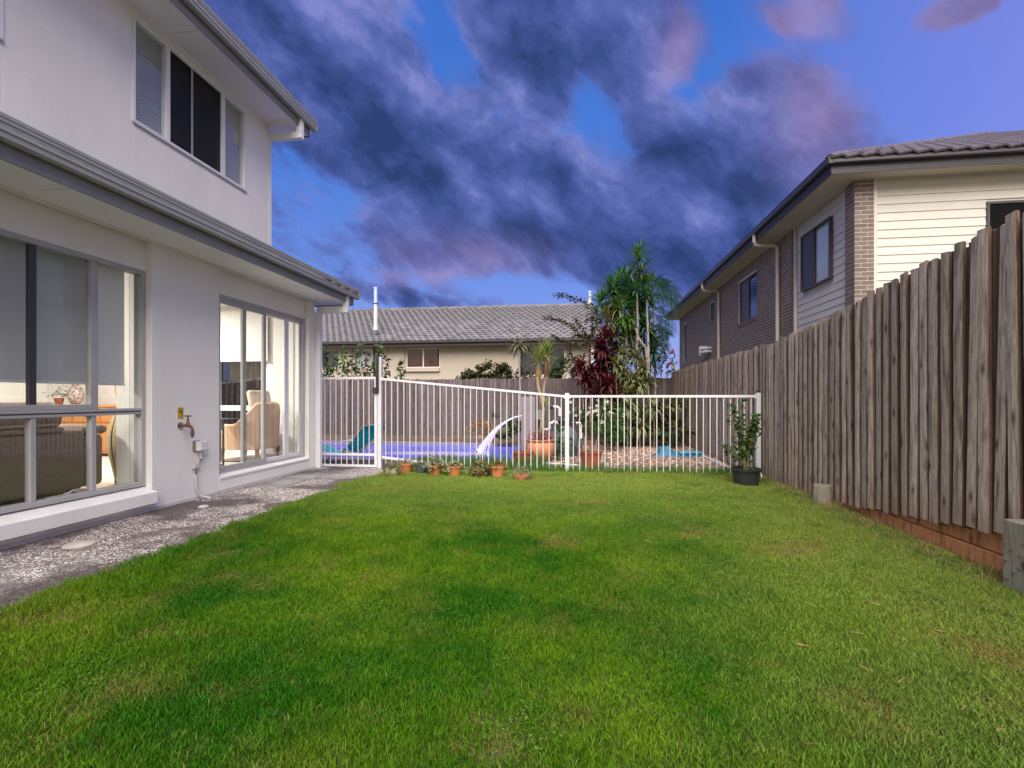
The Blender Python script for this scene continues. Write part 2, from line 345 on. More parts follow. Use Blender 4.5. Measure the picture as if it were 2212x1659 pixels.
c = n.mix(1.0, c, n.ramp(n.m('FRACT', n.m('MULTIPLY', ri, 13.7)), [(0, .60), (1, 1.40)]), 'MULTIPLY')
p = n.n('ShaderNodeBsdfPrincipled', ins={'Base Color': c, 'Roughness': .65, 'Specular IOR Level': .15}); t = n.n('ShaderNodeBsdfTranslucent', ins={'Color': c})
finish(n, n.n('ShaderNodeMixShader', ins={0: .32, 1: p.outputs[0], 2: t.outputs[0]}).outputs[0])
m, n = newmat('lawn_soil')
pos = n.n('ShaderNodeNewGeometry').outputs['Position']
c = n.mix(n.noise(pos, 40, 4), (.035, .055, .012), (.085, .07, .03))
finish(n, n.n('ShaderNodeBsdfPrincipled', ins={'Base Color': c, 'Roughness': 1.0}).outputs[0])
pm('clover', (.045, .15, .006), .8, (.075, .20, .012), 3, trans=.25, world=True)
pm('tuft_green', (.06, .15, .02), .6, (.10, .19, .035), 3, trans=.3, world=True)
pm('tuft_dry', (.40, .27, .13), .7, (.26, .17, .07), 5, trans=.2, world=True)
pm('mulch_base', (.13, .085, .07), .95, (.07, .045, .04), 30, bump=1, bs=60, world=True)
m, n = newmat('stone_chip')
ri = n.n('ShaderNodeNewGeometry').outputs['Random Per Island']
c = n.ramp(ri, [(0, (.10, .06, .05)), (.5, (.26, .16, .12)), (.85, (.42, .29, .22)), (1, (.6, .5, .42))])
finish(n, n.n('ShaderNodeBsdfPrincipled', ins={'Base Color': c, 'Roughness': .8}).outputs[0])
pm('earth', (.12, .10, .06), .95, (.07, .08, .035), .3, world=True)
# leaf-pattern vase
m, n = newmat('vase_leaf')
ob = n.n('ShaderNodeTexCoord').outputs['Object']; sp = n.n('ShaderNodeSeparateXYZ', ins={0: ob})
ang = n.m('ARCTAN2', sp.outputs[1], sp.outputs[0])
saw = n.m('ABSOLUTE', n.m('SUBTRACT', n.m('FRACT', n.m('MULTIPLY_ADD', ang, .9, .35)), .5))
stripe = n.m('FRACT', n.m('ADD', n.m('MULTIPLY', sp.outputs[2], 17.0), n.m('MULTIPLY', saw, -9.0)))
ln = n.ramp(stripe, [(.0, 1.0), (.16, 1.0), (.24, 0.0)]); rib = n.ramp(saw, [(.015, 1.0), (.03, 0.0)]); edge = n.ramp(saw, [(.43, 0.0), (.46, 1.0)])
k = n.m('MAXIMUM', ln, n.m('MAXIMUM', rib, edge))
c = n.mix(k, (.62, .47, .27), (.045, .03, .02))
finish(n, n.n('ShaderNodeBsdfPrincipled', ins={'Base Color': c, 'Roughness': .5}).outputs[0])
pm('vase_spot', (.45, .48, .50), .3, (.25, .12, .06), 30, 4)

# ------------------------------------------------------------------ measuring helpers (photo 2212 px wide -> metres)
F_ = 1045.0; CY, SY = cos(YAW), sin(YAW)
def wy(u, X):
    k = (u - 1106) / F_; return X * (CY + k * SY) / (k * CY - SY)
def wx(u, Y):
    k = (u - 1106) / F_; return Y * (k * CY - SY) / (CY + k * SY)
def pt(u, v, d):
    k = (u - 1106) / F_; return Vector((d * (k * CY - SY), d * (CY + k * SY), CAM_H + (862 - v) * d / F_))
# ------------------------------------------------------------------ mesh builder
class MB:
    def __init__(s): s.v = []; s.f = []
    def quad(s, a, b, c, d):
        i = len(s.v); s.v += [tuple(a), tuple(b), tuple(c), tuple(d)]; s.f.append((i, i + 1, i + 2, i + 3)); return s
    def tri(s, a, b, c):
        i = len(s.v); s.v += [tuple(a), tuple(b), tuple(c)]; s.f.append((i, i + 1, i + 2)); return s
    def box(s, x0, x1, y0, y1, z0, z1):
        if x0 > x1: x0, x1 = x1, x0
        if y0 > y1: y0, y1 = y1, y0
        if z0 > z1: z0, z1 = z1, z0
        i = len(s.v)
        s.v += [(x0, y0, z0), (x1, y0, z0), (x1, y1, z0), (x0, y1, z0), (x0, y0, z1), (x1, y0, z1), (x1, y1, z1), (x0, y1, z1)]
        for q in ((3, 2, 1, 0), (4, 5, 6, 7), (0, 1, 5, 4), (1, 2, 6, 5), (2, 3, 7, 6), (3, 0, 4, 7)): s.f.append(tuple(i + j for j in q))
        return s
    def prism(s, poly, axis, a, b):
        # poly: 2-D points; axis 'x','y','z': extrusion axis from a to b
        def P(p, t):
            return {'x': (t, p[0], p[1]), 'y': (p[0], t, p[1]), 'z': (p[0], p[1], t)}[axis]
        i = len(s.v); n_ = len(poly)
        s.v += [P(p, a) for p in poly] + [P(p, b) for p in poly]
        s.f.append(tuple(i + j for j in range(n_))); s.f.append(tuple(i + n_ + j for j in reversed(range(n_))))
        for j in range(n_): k = (j + 1) % n_; s.f.append((i + j, i + n_ + j, i + n_ + k, i + k))
        return s
    def tube(s, pts, r, n=8, r2=None, cap=True, square=False):
        pts = [Vector(p) for p in pts]; m_ = len(pts)
        if square: n = 4
        rings = []
        up = Vector((0, 0, 1))
        for j, p in enumerate(pts):
            d = (pts[min(j + 1, m_ - 1)] - pts[max(j - 1, 0)]).normalized()
            ref = up if abs(d.z) < .95 else Vector((0, 1, 0))
            a = d.cross(ref).normalized(); b = a.cross(d).normalized()
            rr = r if not hasattr(r, '__len__') else r[j]
            if r2 is not None: rr = r + (r2 - r) * j / max(1, m_ - 1)
            i = len(s.v); rings.append(i)
            for k in range(n):
                t = 2 * pi * k / n + (pi / 4 if square else 0); s.v.append(tuple(p + a * (cos(t) * rr) + b * (sin(t) * rr)))
        for j in range(m_ - 1):
            for k in range(n):
                k2 = (k + 1) % n; s.f.append((rings[j] + k, rings[j] + k2, rings[j + 1] + k2, rings[j + 1] + k))
        if cap:
            s.f.append(tuple(rings[0] + k for k in reversed(range(n)))); s.f.append(tuple(rings[-1] + k for k in range(n)))
        return s
    def lathe(s, prof, n=24, c=(0, 0, 0), sy=1.0):
        rings = []
        for r, z in prof:
            i = len(s.v); rings.append(i)
            for k in range(n): t = 2 * pi * k / n; s.v.append((c[0] + r * cos(t), c[1] + r * sin(t) * sy, c[2] + z))
        for j in range(len(prof) - 1):
            for k in range(n): k2 = (k + 1) % n; s.f.append((rings[j] + k, rings[j] + k2, rings[j + 1] + k2, rings[j + 1] + k))
        s.f.append(tuple(rings[0] + k for k in reversed(range(n)))); s.f.append(tuple(rings[-1] + k for k in range(n)))
        return s
    def mesh(s, name, mat, smooth=False):
        me = bpy.data.meshes.new(name); me.from_pydata(s.v, [], s.f); me.update()
        if mat: me.materials.append(M[mat])
        if smooth: me.polygons.foreach_set('use_smooth', [True] * len(me.polygons))
        return me
OFF = {}
def thing(name, label, cat, loc=(0, 0, 0), group=None, rz=0):
    o = bpy.data.objects.new(name, None); COL.objects.link(o); o.location = loc; o.rotation_euler = (0, 0, rz)
    o.empty_display_size = .1; o['label'] = label; o['category'] = cat
    if group: o['group'] = group
    OFF[o.name] = Vector(loc); return o
def put(name, mb, mat, parent=None, smooth=False, local=False, kind=None, label=None, bevel=0, recalc=True):
    me = mb.mesh(name, mat, smooth)
    if recalc:
        bm = bmesh.new(); bm.from_mesh(me); bmesh.ops.recalc_face_normals(bm, faces=bm.faces); bm.to_mesh(me); bm.free()
    o = bpy.data.objects.new(name, me); COL.objects.link(o)
    if parent:
        o.parent = parent
        if not local: o.location = -OFF.get(parent.name, Vector((0, 0, 0)))
        OFF[o.name] = Vector((0, 0, 0)) if not local else OFF.get(parent.name, Vector((0, 0, 0)))
    if kind: o['kind'] = kind
    if label: o['label'] = label
    if bevel:
        b = o.modifiers.new('bevel', 'BEVEL'); b.width = bevel; b.segments = 2; b.limit_method = 'ANGLE'
    if smooth:
        try:
            mod = None
            me.set_sharp_from_angle(angle=RAD(40))
        except Exception: pass
    return o
def inst(name, me, parent, loc, rot=(0, 0, 0), scale=(1, 1, 1), wl=True):
    o = bpy.data.objects.new(name, me); COL.objects.link(o); o.parent = parent
    o.location = Vector(loc) - (OFF.get(parent.name, Vector((0, 0, 0))) if wl else Vector((0, 0, 0)))
    o.rotation_euler = rot; o.scale = scale; return o
def tag(o, label, cat, group=None, base=None):
    o['label'] = label; o['category'] = cat
    if group: o['group'] = group
    # origin to the thing's base
    me = o.data; xs = [v.co.x for v in me.vertices]; ys = [v.co.y for v in me.vertices]; zs = [v.co.z for v in me.vertices]
    c = Vector(((min(xs) + max(xs)) / 2, (min(ys) + max(ys)) / 2, min(zs)))
    me.transform(Matrix.Translation(-c)); o.location = c; OFF[o.name] = c
    return o
def struct(name, mb, mat, kind='structure', smooth=False):
    o = put(name, mb, mat, smooth=smooth); o['kind'] = kind; return o

# ================================================================== GROUND
POOL = (-12.0, -1.35, 10.45, 14.35)
struct('ground', MB().quad((-600, -200, -.6), (600, -200, -.6), (600, 900, -.6), (-600, 900, -.6)), 'earth')
XP = -4.5; XE = -3.18; XFc = 2.83; Y0 = 7.98; YB = 15.3
g = MB(); g.box(XE + .002, 3.4, -3, 8.1, -.55, 0.0)
struct('lawn', g, 'lawn_soil')
pg = MB()
poly = [(-4.9, -3), (XE, -3), (XE, 6.2), (-3.12, 6.9), (-3.06, 7.35), (-3.25, 7.75), (-3.42, 8.1), (-4.9, 8.1)]
pg.prism(poly, 'z', -.5, .012)
path = struct('path', pg, 'aggregate')
gb = MB()
x0, x1, y0, y1 = POOL
gb.box(x1 - .02, 3.4, 8.101, y0, -.55, -.03); gb.prism([(8.101, -.55), (8.101, -.02), (y0, -.155), (y0, -.55)], 'x', -13, x1 - .0205); gb.box(x1, 3.4, y0, 15.6, -.55, -.03); gb.box(-13, x1 - .001, y1, 15.6, -.55, -.16); 
struct('garden_bed', gb, 'mulch_base')
nb = MB(); nb.box(-40, 3.39, 15.6, 60, -.55, .3); nb.box(3.4, 60, -3, 60, -.55, .5); nb.box(-40, -4.9, -3, 8.1, -.55, -.02); nb.box(-40, -13, 8.1, 15.6, -.55, -.02)
struct('neighbouring_ground', nb, 'earth')
pool = thing('swimming_pool', 'violet blue swimming pool behind the white picket fence', 'pool', (-5, 12.4, -.5))
sh = MB(); sh.box(x0, x1, y0, y1, -.58, -.5); put('shell', sh, 'tarp_pale', pool)
put('water', MB().quad((x0, y0, -.19), (x1, y0, -.19), (x1, y1, -.19), (x0, y1, -.19)), 'pool_water', pool)
cm = MB().box(-.148, .148, -.15, .15, -.14, 0).mesh('coping_stone', 'coping')
k = 0; xx = x0
while xx < x1 + .2:
    inst('coping_stone', cm, pool, (xx + .15, y1 + .14, -.135)); inst('coping_stone', cm, pool, (xx + .15, y0 - .14, -.135)); xx += .30
yy = y0 + .0
while yy < y1 - .1:
    inst('coping_stone', cm, pool, (x1 + .16, yy + .15, -.012), (0, 0, pi / 2)); yy += .30
# raised planter edge at the foot of the back fence
# jet
jet_pts = [pt(1127, 898, 12.0), pt(1113, 901, 12.0), pt(1099, 907, 12.0), pt(1083, 917, 11.98), pt(1068, 930, 11.95), pt(1056, 945, 11.92), pt(1046, 960, 11.9), pt(1039, 973, 11.88), pt(1034, 985, 11.86)]
rj = random.Random(2)
j = MB().tube(jet_pts, [.014, .018, .024, .032, .042, .055, .072, .095, .125], 14)
for k in range(9): 
    ox, oz = rj.gauss(0, 1), rj.gauss(0, 1)
    j.tube([p_ + Vector((ox * w_, 0, oz * w_ * .5)) for p_, w_ in zip(jet_pts, [.003, .006, .010, .016, .024, .036, .052, .075, .10])], [.008, .010, .013, .016, .020, .026, .032, .038, .045], 8)
for _ in range(160):                                           # droplets and splash
    t = rj.random() ** .5; i = min(int(t * 8), 7); p_ = jet_pts[i].lerp(jet_pts[i + 1], t * 8 - i) + Vector((rj.gauss(0, .05 + .16 * t), rj.gauss(0, .05 + .1 * t), rj.gauss(0, .03 + .05 * t)))
    r_ = rj.uniform(.003, .010); j.tube([p_ - Vector((0, 0, r_)), p_ + Vector((0, 0, r_ * 1.6))], r_, 4, r2=r_ * .3)
jo = put('water_jet', j, 'jet_water', smooth=True); tag(jo, 'arching jet of pale violet water falling into the pool', 'water jet')

# ================================================================== LAWN BLADES (geometry nodes)
def blade_patch(seed, n, size, hmin, hmax):
    r = random.Random(seed); mb = MB()
    for _ in range(n):
        x = (r.random() - .5) * size; y = (r.random() - .5) * size; a = r.random() * 2 * pi
        h = r.uniform(hmin, hmax); wd = r.uniform(.0013, .0027); lean = r.uniform(.1, .95) * h; la = r.random() * 2 * pi
        dx, dy = cos(a) * wd, sin(a) * wd; lx, ly = cos(la) * lean, sin(la) * lean
        i = len(mb.v)
        mb.v += [(x - dx, y - dy, -.002), (x + dx, y + dy, -.002), (x + dx * .8 + lx * .4, y + dy * .8 + ly * .4, h * .62), (x - dx * .8 + lx * .4, y - dy * .8 + ly * .4, h * .62), (x + lx, y + ly, h)]
        mb.f += [(i, i + 1, i + 2, i + 3), (i + 3, i + 2, i + 4)]
    me = mb.mesh('grass_blades', 'lawn_blades'); return bpy.data.objects.new('grass_patch', me)
patches = [blade_patch(s, 560, .24, .014, .042) for s in range(4)]
pts = []
rl = random.Random(3)
def lawn_in(x, y):
    if x < XE - .015 + (.05 if y < 6.2 else .10 * (y - 6.2)) or x > 2.86 or y > 8.3: return False
    return True
from mathutils import noise as mnoise
sp_ = .115
yy = .9
while yy < 8.25:
    xx = -3.25
    while xx < 2.9:
        x = xx + rl.uniform(-.05, .05); y = yy + rl.uniform(-.05, .05)
        # the wedge the camera or a near viewpoint can see
        if lawn_in(x, y) and abs(x) < 1.6 * y + 2.0:
            pts.append((x, y, 0.0))
        xx += sp_
    yy += sp_
lm = bpy.data.meshes.new('lawn_points'); lm.from_pydata(pts, [], [])
for nm_, ty_ in (('dry', 'FLOAT'), ('sz', 'FLOAT'), ('pick', 'INT'), ('ang', 'FLOAT')): lm.attributes.new(nm_, ty_, 'POINT')
dr_, at, ri_, ra_ = (lm.attributes[k] for k in ('dry', 'sz', 'pick', 'ang'))
for i, (x, y, z) in enumerate(pts):
    nv = mnoise.noise(Vector((x * 1.7, y * 1.7, 3.1)))
    s = .9 + .38 * nv + rl.uniform(-.08, .08)
    f1 = mnoise.fractal(Vector((x * 1.9 + 5, y * 1.9 + 2, .7)), .8, 2.1, 4); f2 = mnoise.noise(Vector((x * 6.0, y * 6.0, 9)))
    dd = max(0.0, min(1.0, (f1 + .35 * f2 - .30) * 3.2)); dr_.data[i].value = dd; s *= 1 - .5 * dd
    if x < XE + .22: s += .55
    if y > 7.85: s += .9 * (y - 7.85) / .4 * (1 if x > -2.9 else .3)
    at.data[i].value = max(.45, s); ri_.data[i].value = rl.randrange(4); ra_.data[i].value = rl.random() * 6.28
grass = bpy.data.objects.new('grass', lm); COL.objects.link(grass); grass['kind'] = 'stuff'
ng = bpy.data.node_groups.new('lawn_grass', 'GeometryNodeTree')
ng.interface.new_socket('Geometry', in_out='INPUT', socket_type='NodeSocketGeometry'); ng.interface.new_socket('Geometry', in_out='OUTPUT', socket_type='NodeSocketGeometry')
gi = ng.nodes.new('NodeGroupInput'); go = ng.nodes.new('NodeGroupOutput')
gtoi = ng.nodes.new('GeometryNodeGeometryToInstance')
for p_ in patches:
    oi_ = ng.nodes.new('GeometryNodeObjectInfo'); oi_.inputs['Object'].default_value = p_
    ng.links.new(oi_.outputs['Geometry'], gtoi.inputs[0])
iop = ng.nodes.new('GeometryNodeInstanceOnPoints'); iop.inputs['Pick Instance'].default_value = True
def named(nm, ty):
    a = ng.nodes.new('GeometryNodeInputNamedAttribute'); a.data_type = ty; a.inputs['Name'].default_value = nm; return a.outputs['Attribute']
ng.links.new(gi.outputs[0], iop.inputs['Points']); ng.links.new(gtoi.outputs[0], iop.inputs['Instance'])
ng.links.new(named('pick', 'INT'), iop.inputs['Instance Index'])
cx_ = ng.nodes.new('ShaderNodeCombineXYZ'); ng.links.new(named('ang', 'FLOAT'), cx_.inputs[2]); 
e2r = ng.nodes.new('FunctionNodeEulerToRotation'); ng.links.new(cx_.outputs[0], e2r.inputs[0]); ng.links.new(e2r.outputs[0], iop.inputs['Rotation'])
cs_ = ng.nodes.new('ShaderNodeCombineXYZ'); cs_.inputs[0].default_value = 1; cs_.inputs[1].default_value = 1; ng.links.new(named('sz', 'FLOAT'), cs_.inputs[2]); ng.links.new(cs_.outputs[0], iop.inputs['Scale'])
ng.links.new(iop.outputs[0], go.inputs[0])
md = grass.modifiers.new('grass', 'NODES'); md.node_group = ng

# tufts: longer grass along fences and pots
def tufts(name, mat, spots, hmin, hmax, n, spread, seed, lean=.7, wd=.0035):
    r = random.Random(seed); mb = MB()
    for (x, y, z, sc) in spots:
        for _ in range(n):
            px_ = x + r.gauss(0, spread); py_ = y + r.gauss(0, spread * .6); a = r.random() * 2 * pi
            h = r.uniform(hmin, hmax) * sc; le = r.uniform(.1, lean) * h; la = r.random() * 2 * pi; w_ = wd * r.uniform(.6, 1.2)
            dx, dy = cos(a) * w_, sin(a) * w_; lx, ly = cos(la) * le, sin(la) * le; i = len(mb.v)
            mb.v += [(px_ - dx, py_ - dy, z - .005), (px_ + dx, py_ + dy, z - .005), (px_ + dx * .8 + lx * .4, py_ + dy * .8 + ly * .4, z + h * .6), (px_ - dx * .8 + lx * .4, py_ - dy * .8 + ly * .4, z + h * .6), (px_ + lx, py_ + ly, z + h * (1 - .25 * le / h))]
            mb.f += [(i, i + 1, i + 2, i + 3), (i + 3, i + 2, i + 4)]
    o = put(name, mb, mat, kind='stuff', recalc=False); return o
rt = random.Random(21)
sp1 = [(rt.uniform(-3.2, 2.7), rt.uniform(7.86, 8.25), 0, rt.uniform(.9, 1.7)) for _ in range(300)]
sp1 += [(rt.uniform(-3.0, -.6), rt.uniform(8.2, 9.3), -.06, rt.uniform(1.6, 3.0)) for _ in range(190)]
tufts('tall_grass', 'tuft_green', sp1, .04, .12, 26, .06, 5)
sp2 = [(rt.uniform(.2, 2.7), rt.uniform(7.75, 8.6), 0, rt.uniform(.6, 1.4)) for _ in range(90)]
sp2 += [(2.72 + rt.uniform(-.12, .12), rt.uniform(3.2, 8.0), 0, rt.uniform(.5, 1.2)) for _ in range(170)]
tufts('dry_grass', 'tuft_dry', sp2, .03, .10, 14, .05, 6, 1.3, .0022)
sp3 = [(2.70 + rt.uniform(-.15, .12), rt.uniform(3.2, 8.0), 0, rt.uniform(.5, 1.1)) for _ in range(150)] + [(rt.uniform(-3.22, -3.05), rt.uniform(1.5, 6.8), 0, rt.uniform(.5, .9)) for _ in range(200)]
tufts('edge_grass', 'tuft_green', sp3, .03, .085, 20, .05, 7, 1.0, .0022)
# dry straw lying on the lawn on the right
mb = MB()
for _ in range(260):
    y = rt.uniform(1.3, 7.6); x = 2.85 - abs(rt.gauss(0, .85))
    if x < -1: continue
    a = rt.random() * 2 * pi; L = rt.uniform(.03, .09); z = rt.uniform(.024, .036); t = .0009
    dx, dy = cos(a) * L, sin(a) * L
    mb.quad((x - dy * t / L, y + dx * t / L, z), (x + dy * t / L, y - dx * t / L, z), (x + dx + dy * t / L, y + dy - dx * t / L, z + rt.uniform(-.012, .012)), (x + dx - dy * t / L, y + dy + dx * t / L, z))
put('straw', mb, 'tuft_dry', kind='stuff', recalc=False)
# broad-leafed weeds and clover in the turf
mb = MB()
for _ in range(70):
    y = rt.uniform(1.5, 7.4); x = rt.uniform(-3.0, 2.6); rad_ = rt.uniform(.03, .16)
    for k in range(int(rad_ * 420)):
        a = rt.random() * 6.28; q_ = rad_ * sqrt(rt.random()); cx__, cy__ = x + q_ * cos(a), y + q_ * sin(a); z = rt.uniform(.016, .034); s_ = rt.uniform(.003, .0065); a = rt.random() * 6.28
        i = len(mb.v); tl = rt.uniform(-.4, .4)
        mb.v += [(cx__ + s_ * cos(a + t_ * 1.2566), cy__ + s_ * sin(a + t_ * 1.2566), z + s_ * tl * cos(t_ * 1.2566)) for t_ in range(5)]; mb.f.append((i, i + 1, i + 2, i + 3, i + 4))
put('clover', mb, 'clover', kind='stuff', recalc=False)
# stone chips in the garden bed
mb = MB()
for _ in range(9000):
    x = rt.uniform(-1.1, 2.8); y = rt.uniform(8.5, 14.5); s = rt.uniform(.010, .024); z = -.03; a = rt.random() * 3.14; c, s_ = cos(a), sin(a)
    def q(px_, py_, pz): return (x + (px_ * c - py_ * s_) * s, y + (px_ * s_ + py_ * c) * s * .7, z + pz * s)
    i = len(mb.v); mb.v += [q(-1, -1, 0), q(1, -.8, 0), q(1, 1, 0), q(-.9, 1, 0), q(-.5, -.6, .8), q(.6, -.4, .9), q(.4, .6, .7), q(-.6, .5, .8)]
    mb.f += [(i + 4, i + 5, i + 6, i + 7), (i, i + 1, i + 5, i + 4), (i + 1, i + 2, i + 6, i + 5), (i + 2, i + 3, i + 7, i + 6), (i + 3, i, i + 4, i + 7)]
put('stone_chips', mb, 'stone_chip', kind='stuff', recalc=False)

# ================================================================== LEFT HOUSE
H = thing('white_house', 'two storey white rendered house with grey gutters on the left of the lawn', 'house', (-6.5, 4, 0))
YS, YE = -3.0, 7.78            # lower storey from behind the camera to its far corner
XW = -4.6; W1a, W1b = 2.1, 4.576; W2a, W2b = 5.554, 7.60; WZ0, WZ1 = .28, 2.56; ZS = 2.88; W2Z0 = .215
wl = MB()
wl.box(-4.77, XP, YS, W1a, 0, ZS + .1)                         # solid wall before the big window
wl.box(-4.77, XP, W1b, W2a, 0, ZS + .1)                        # pillar between the windows
wl.box(-4.77, XP, W2b, YE, 0, ZS + .1)                         # end pillar
wl.box(-4.77, XP - .06, W1a, W1b, WZ1, ZS + .1); wl.box(-4.77, XP - .06, W2a, W2b, 2.55, ZS + .1)   # heads
wl.box(-4.77, XP, W2a, W2b, 0, W2Z0 - .02)
wl.box(-4.77, XP, W1a, W1b, 0, .10)
wl.prism([(-4.77, .10), (-4.42, .10), (-4.42, .222), (XW - .02, WZ0 - .005), (-4.77, WZ0 - .005)], 'y', W1a, W1b - .001)
wall = put('wall', wl, 'render', H, bevel=.006)
ew = MB()                                                     # end wall facing the pool with a window
EX0, EX1 = -7.1, -5.25
ew.box(EX1, -4.771, YE - .2, YE, 0, ZS + .1); ew.box(-10, EX0, YE - .2, YE, 0, ZS + .1); ew.box(EX0, EX1, YE - .2, YE, 2.62, ZS + .1); ew.box(EX0, EX1, YE - .2, YE, 0, .3)
put('end_wall', ew, 'render', H)
# slab joint line
put('slab_edge', MB().box(-4.52, XP + .004, YS, W1b, .012, .052).box(-4.52, XP + .004, W1b + .001, YE, .012, .045), 'render_plinth', H)
uw = MB(); XU = -5.05; ZU = 5.68
UY = 7.34
U1a, U1b, UZ0, UZ1 = wy(285, XU), wy(531, XU), 4.37, 5.60
U2a, U2b = 1.6, wy(6, XU)
uw.box(XU - .3, XU, YS, U2a, 3.0, ZU + .05); uw.box(XU - .3, XU, U2b, U1a, 3.0, ZU + .05); uw.box(XU - .3, XU, U1b, UY, 3.0, ZU + .05)
for a, b in ((U2a, U2b), (U1a, U1b)):
    uw.box(XU - .3, XU, a, b, 3.0, UZ0); uw.box(XU - .3, XU, a, b, UZ1, ZU + .05)
uw.box(-10, XU - .3, UY - .25, UY, 3.0, ZU + .05)
put('upper_wall', uw, 'render', H, bevel=.004)
# soffits and fascias
def soffit(x_out, x_in, z, ye, nm):
    s = MB(); y = YS; L = 2.4; ys = []
    yy = ye
    while yy > YS: s.box(x_in, x_out, max(YS, yy - L + .006), yy, z, z + .012); yy -= L
    put(nm, s, 'soffit', H)
XF1 = -3.98; XF2 = -4.54
GE1 = 8.19; GE2 = 7.73
for nm, xo, xi, z, ye in (('soffit', XF1, -4.7, ZS, GE1 - .05), ('soffit', XF2, XU - .1, ZU, GE2 - .03)):
    yy = ye
    while yy > YS:
        put(nm, MB().box(xi, xo, max(YS, yy - 2.4 + .006), yy, z, z + .012), 'soffit', H); yy -= 2.4
for nm, z, xw, ye in (('cornice', ZS - .022, XP, YE), ('cornice', ZU - .022, XU, UY)):
    put(nm, MB().box(xw - (0.0), xw + .02, YS, ye, z, z + .0215), 'soffit', H)
def gutter(xo, zt, ye, z_s, xf, tag_):
    # fascia board then quad-profile gutter with slots
    put('fascia', MB().box(xf, xf + .02, YS, ye - .06, z_s - .015, zt - .02), 'fascia_grey', H, bevel=.002)
    g0 = xf + .0215; gx = xo; zb = zt - .172
    prof = [(g0, zb + .012), (g0 + .02, zb), (gx - .035, zb), (gx - .014, zb + .014), (gx - .014, zb + .052), (gx - .006, zb + .058), (gx - .006, zb + .072), (gx - .010, zb + .076), (gx - .010, zb + .110), (gx - .004, zb + .116), (gx - .004, zb + .140), (gx, zb + .146), (gx, zt), (gx - .012, zt), (gx - .012, zt - .02), (g0, zt - .02)]
    gobj = put('gutter', MB().prism(prof, 'y', YS, ye), 'gutter_grey', H)
    # end stop
    put('gutter_end', MB().prism([(g0, zb), (gx - .02, zb), (gx, zb + .03), (gx, zt), (g0, zt)], 'y', ye + .0005, ye + .006), 'gutter_grey', H)
    sm = MB().box(gx - .012, gx - .0088, -.018, .018, -.003, .003).mesh('gutter_slot', 'fascia_grey')
    y = ye - .2
    while y > 1.2:
        inst('gutter_slot', sm, gobj, (0, y, zb + .092)); y -= .16
    y = ye - 2.7
    while y > 0:
        put('gutter_joint', MB().box(gx + .0005, gx + .003, y, y + .008, zb + .147, zt), 'fascia_grey', gobj); y -= 3.1
gutter(-3.87, 3.145, GE1, ZS, XF1, 1); gutter(-4.42, 5.935, GE2, ZU, XF2, 2)
# eave end boards (the eave returns past the wall)
put('eave_end', MB().box(XF1 - .9, XF1 + .0, GE1 - .06, GE1 - .04, ZS - .02, 3.10), 'fascia_grey', H)
put('eave_end', MB().box(XF2 - 2.9, XF2 + .0, GE2 - .05, GE2 - .03, ZU - .02, 5.88), 'fascia_grey', H)
put('soffit', MB().box(-10, -4.705, YE + .001, GE1 - .06, ZS, ZS + .012), 'soffit', H)
put('soffit', MB().box(-10, XU - .105, UY + .001, GE2 - .05, ZU, ZU + .012), 'soffit', H)
# roofs
rf = MB(); ZR = 3.11
rf.quad((-3.93, YS, ZR - .04), (-3.93, GE1, ZR - .04), (-5.25, GE1 - 1.32 + .0, ZR + .5), (-5.25, YS, ZR + .5))
rf.quad((-3.93, GE1, ZR), (-10, GE1, ZR), (-10, GE1 - 1.32, ZR + .5), (-5.25, GE1 - 1.32, ZR + .5))
lroof = put('roof', rf, 'tile_dark', H)
rf = MB(); ZR2 = 5.85
rf.quad((-4.47, YS, ZR2), (-4.47, GE2, ZR2), (-8.0, GE2 - 3.5, ZR2 + 1.5), (-8.0, YS, ZR2 + 1.5)); rf.tri((-4.47, GE2, ZR2), (-11.5, GE2, ZR2), (-8, GE2 - 3.5, ZR2 + 1.5))
put('upper_roof', rf, 'tile_dark', H)
def tile_mesh(name, mat, w_, l_, amp, ncurve=10, lip=.034):
    mb = MB(); i = 0; top = []; low = []
    for k in range(ncurve + 1):
        t = k / ncurve; x = (t - .5) * w_; z = amp * (0.5 - 0.5 * cos(2 * pi * t)) * (1 if t < .5 else 1) + amp * .25 * sin(4 * pi * t)
        top.append((x, z))
    for k in range(ncurve):
        (xa, za), (xb, zb) = top[k], top[k + 1]
        mb.quad((xa, -l_ / 2, za + lip), (xb, -l_ / 2, zb + lip), (xb, l_ / 2, zb + .006), (xa, l_ / 2, za + .006))
        mb.quad((xa, -l_ / 2, za + lip), (xa, -l_ / 2, za + .0), (xb, -l_ / 2, zb + .0), (xb, -l_ / 2, zb + lip))
    me = mb.mesh(name, mat)
    return me
ltile = tile_mesh('roof_tile', 'tile_dark', .305, .36, .03)
y = GE1 - .16; kk = 0
while y > 7.0:                                                 # the eaves course that shows above the gutter
    for row in range(2):
        inst('roof_tile', ltile, lroof, (-4.06 - .30 * row, y, ZR - .030 + .30 * row * .38), (RAD(20.7), 0, pi / 2))
    y -= .305
# downpipes
def downpipe_box(nm, pts_, r, mat, par): 
    return put(nm, MB().tube(pts_, r, 4, square=True), mat, par, bevel=.004)
dp = MB()
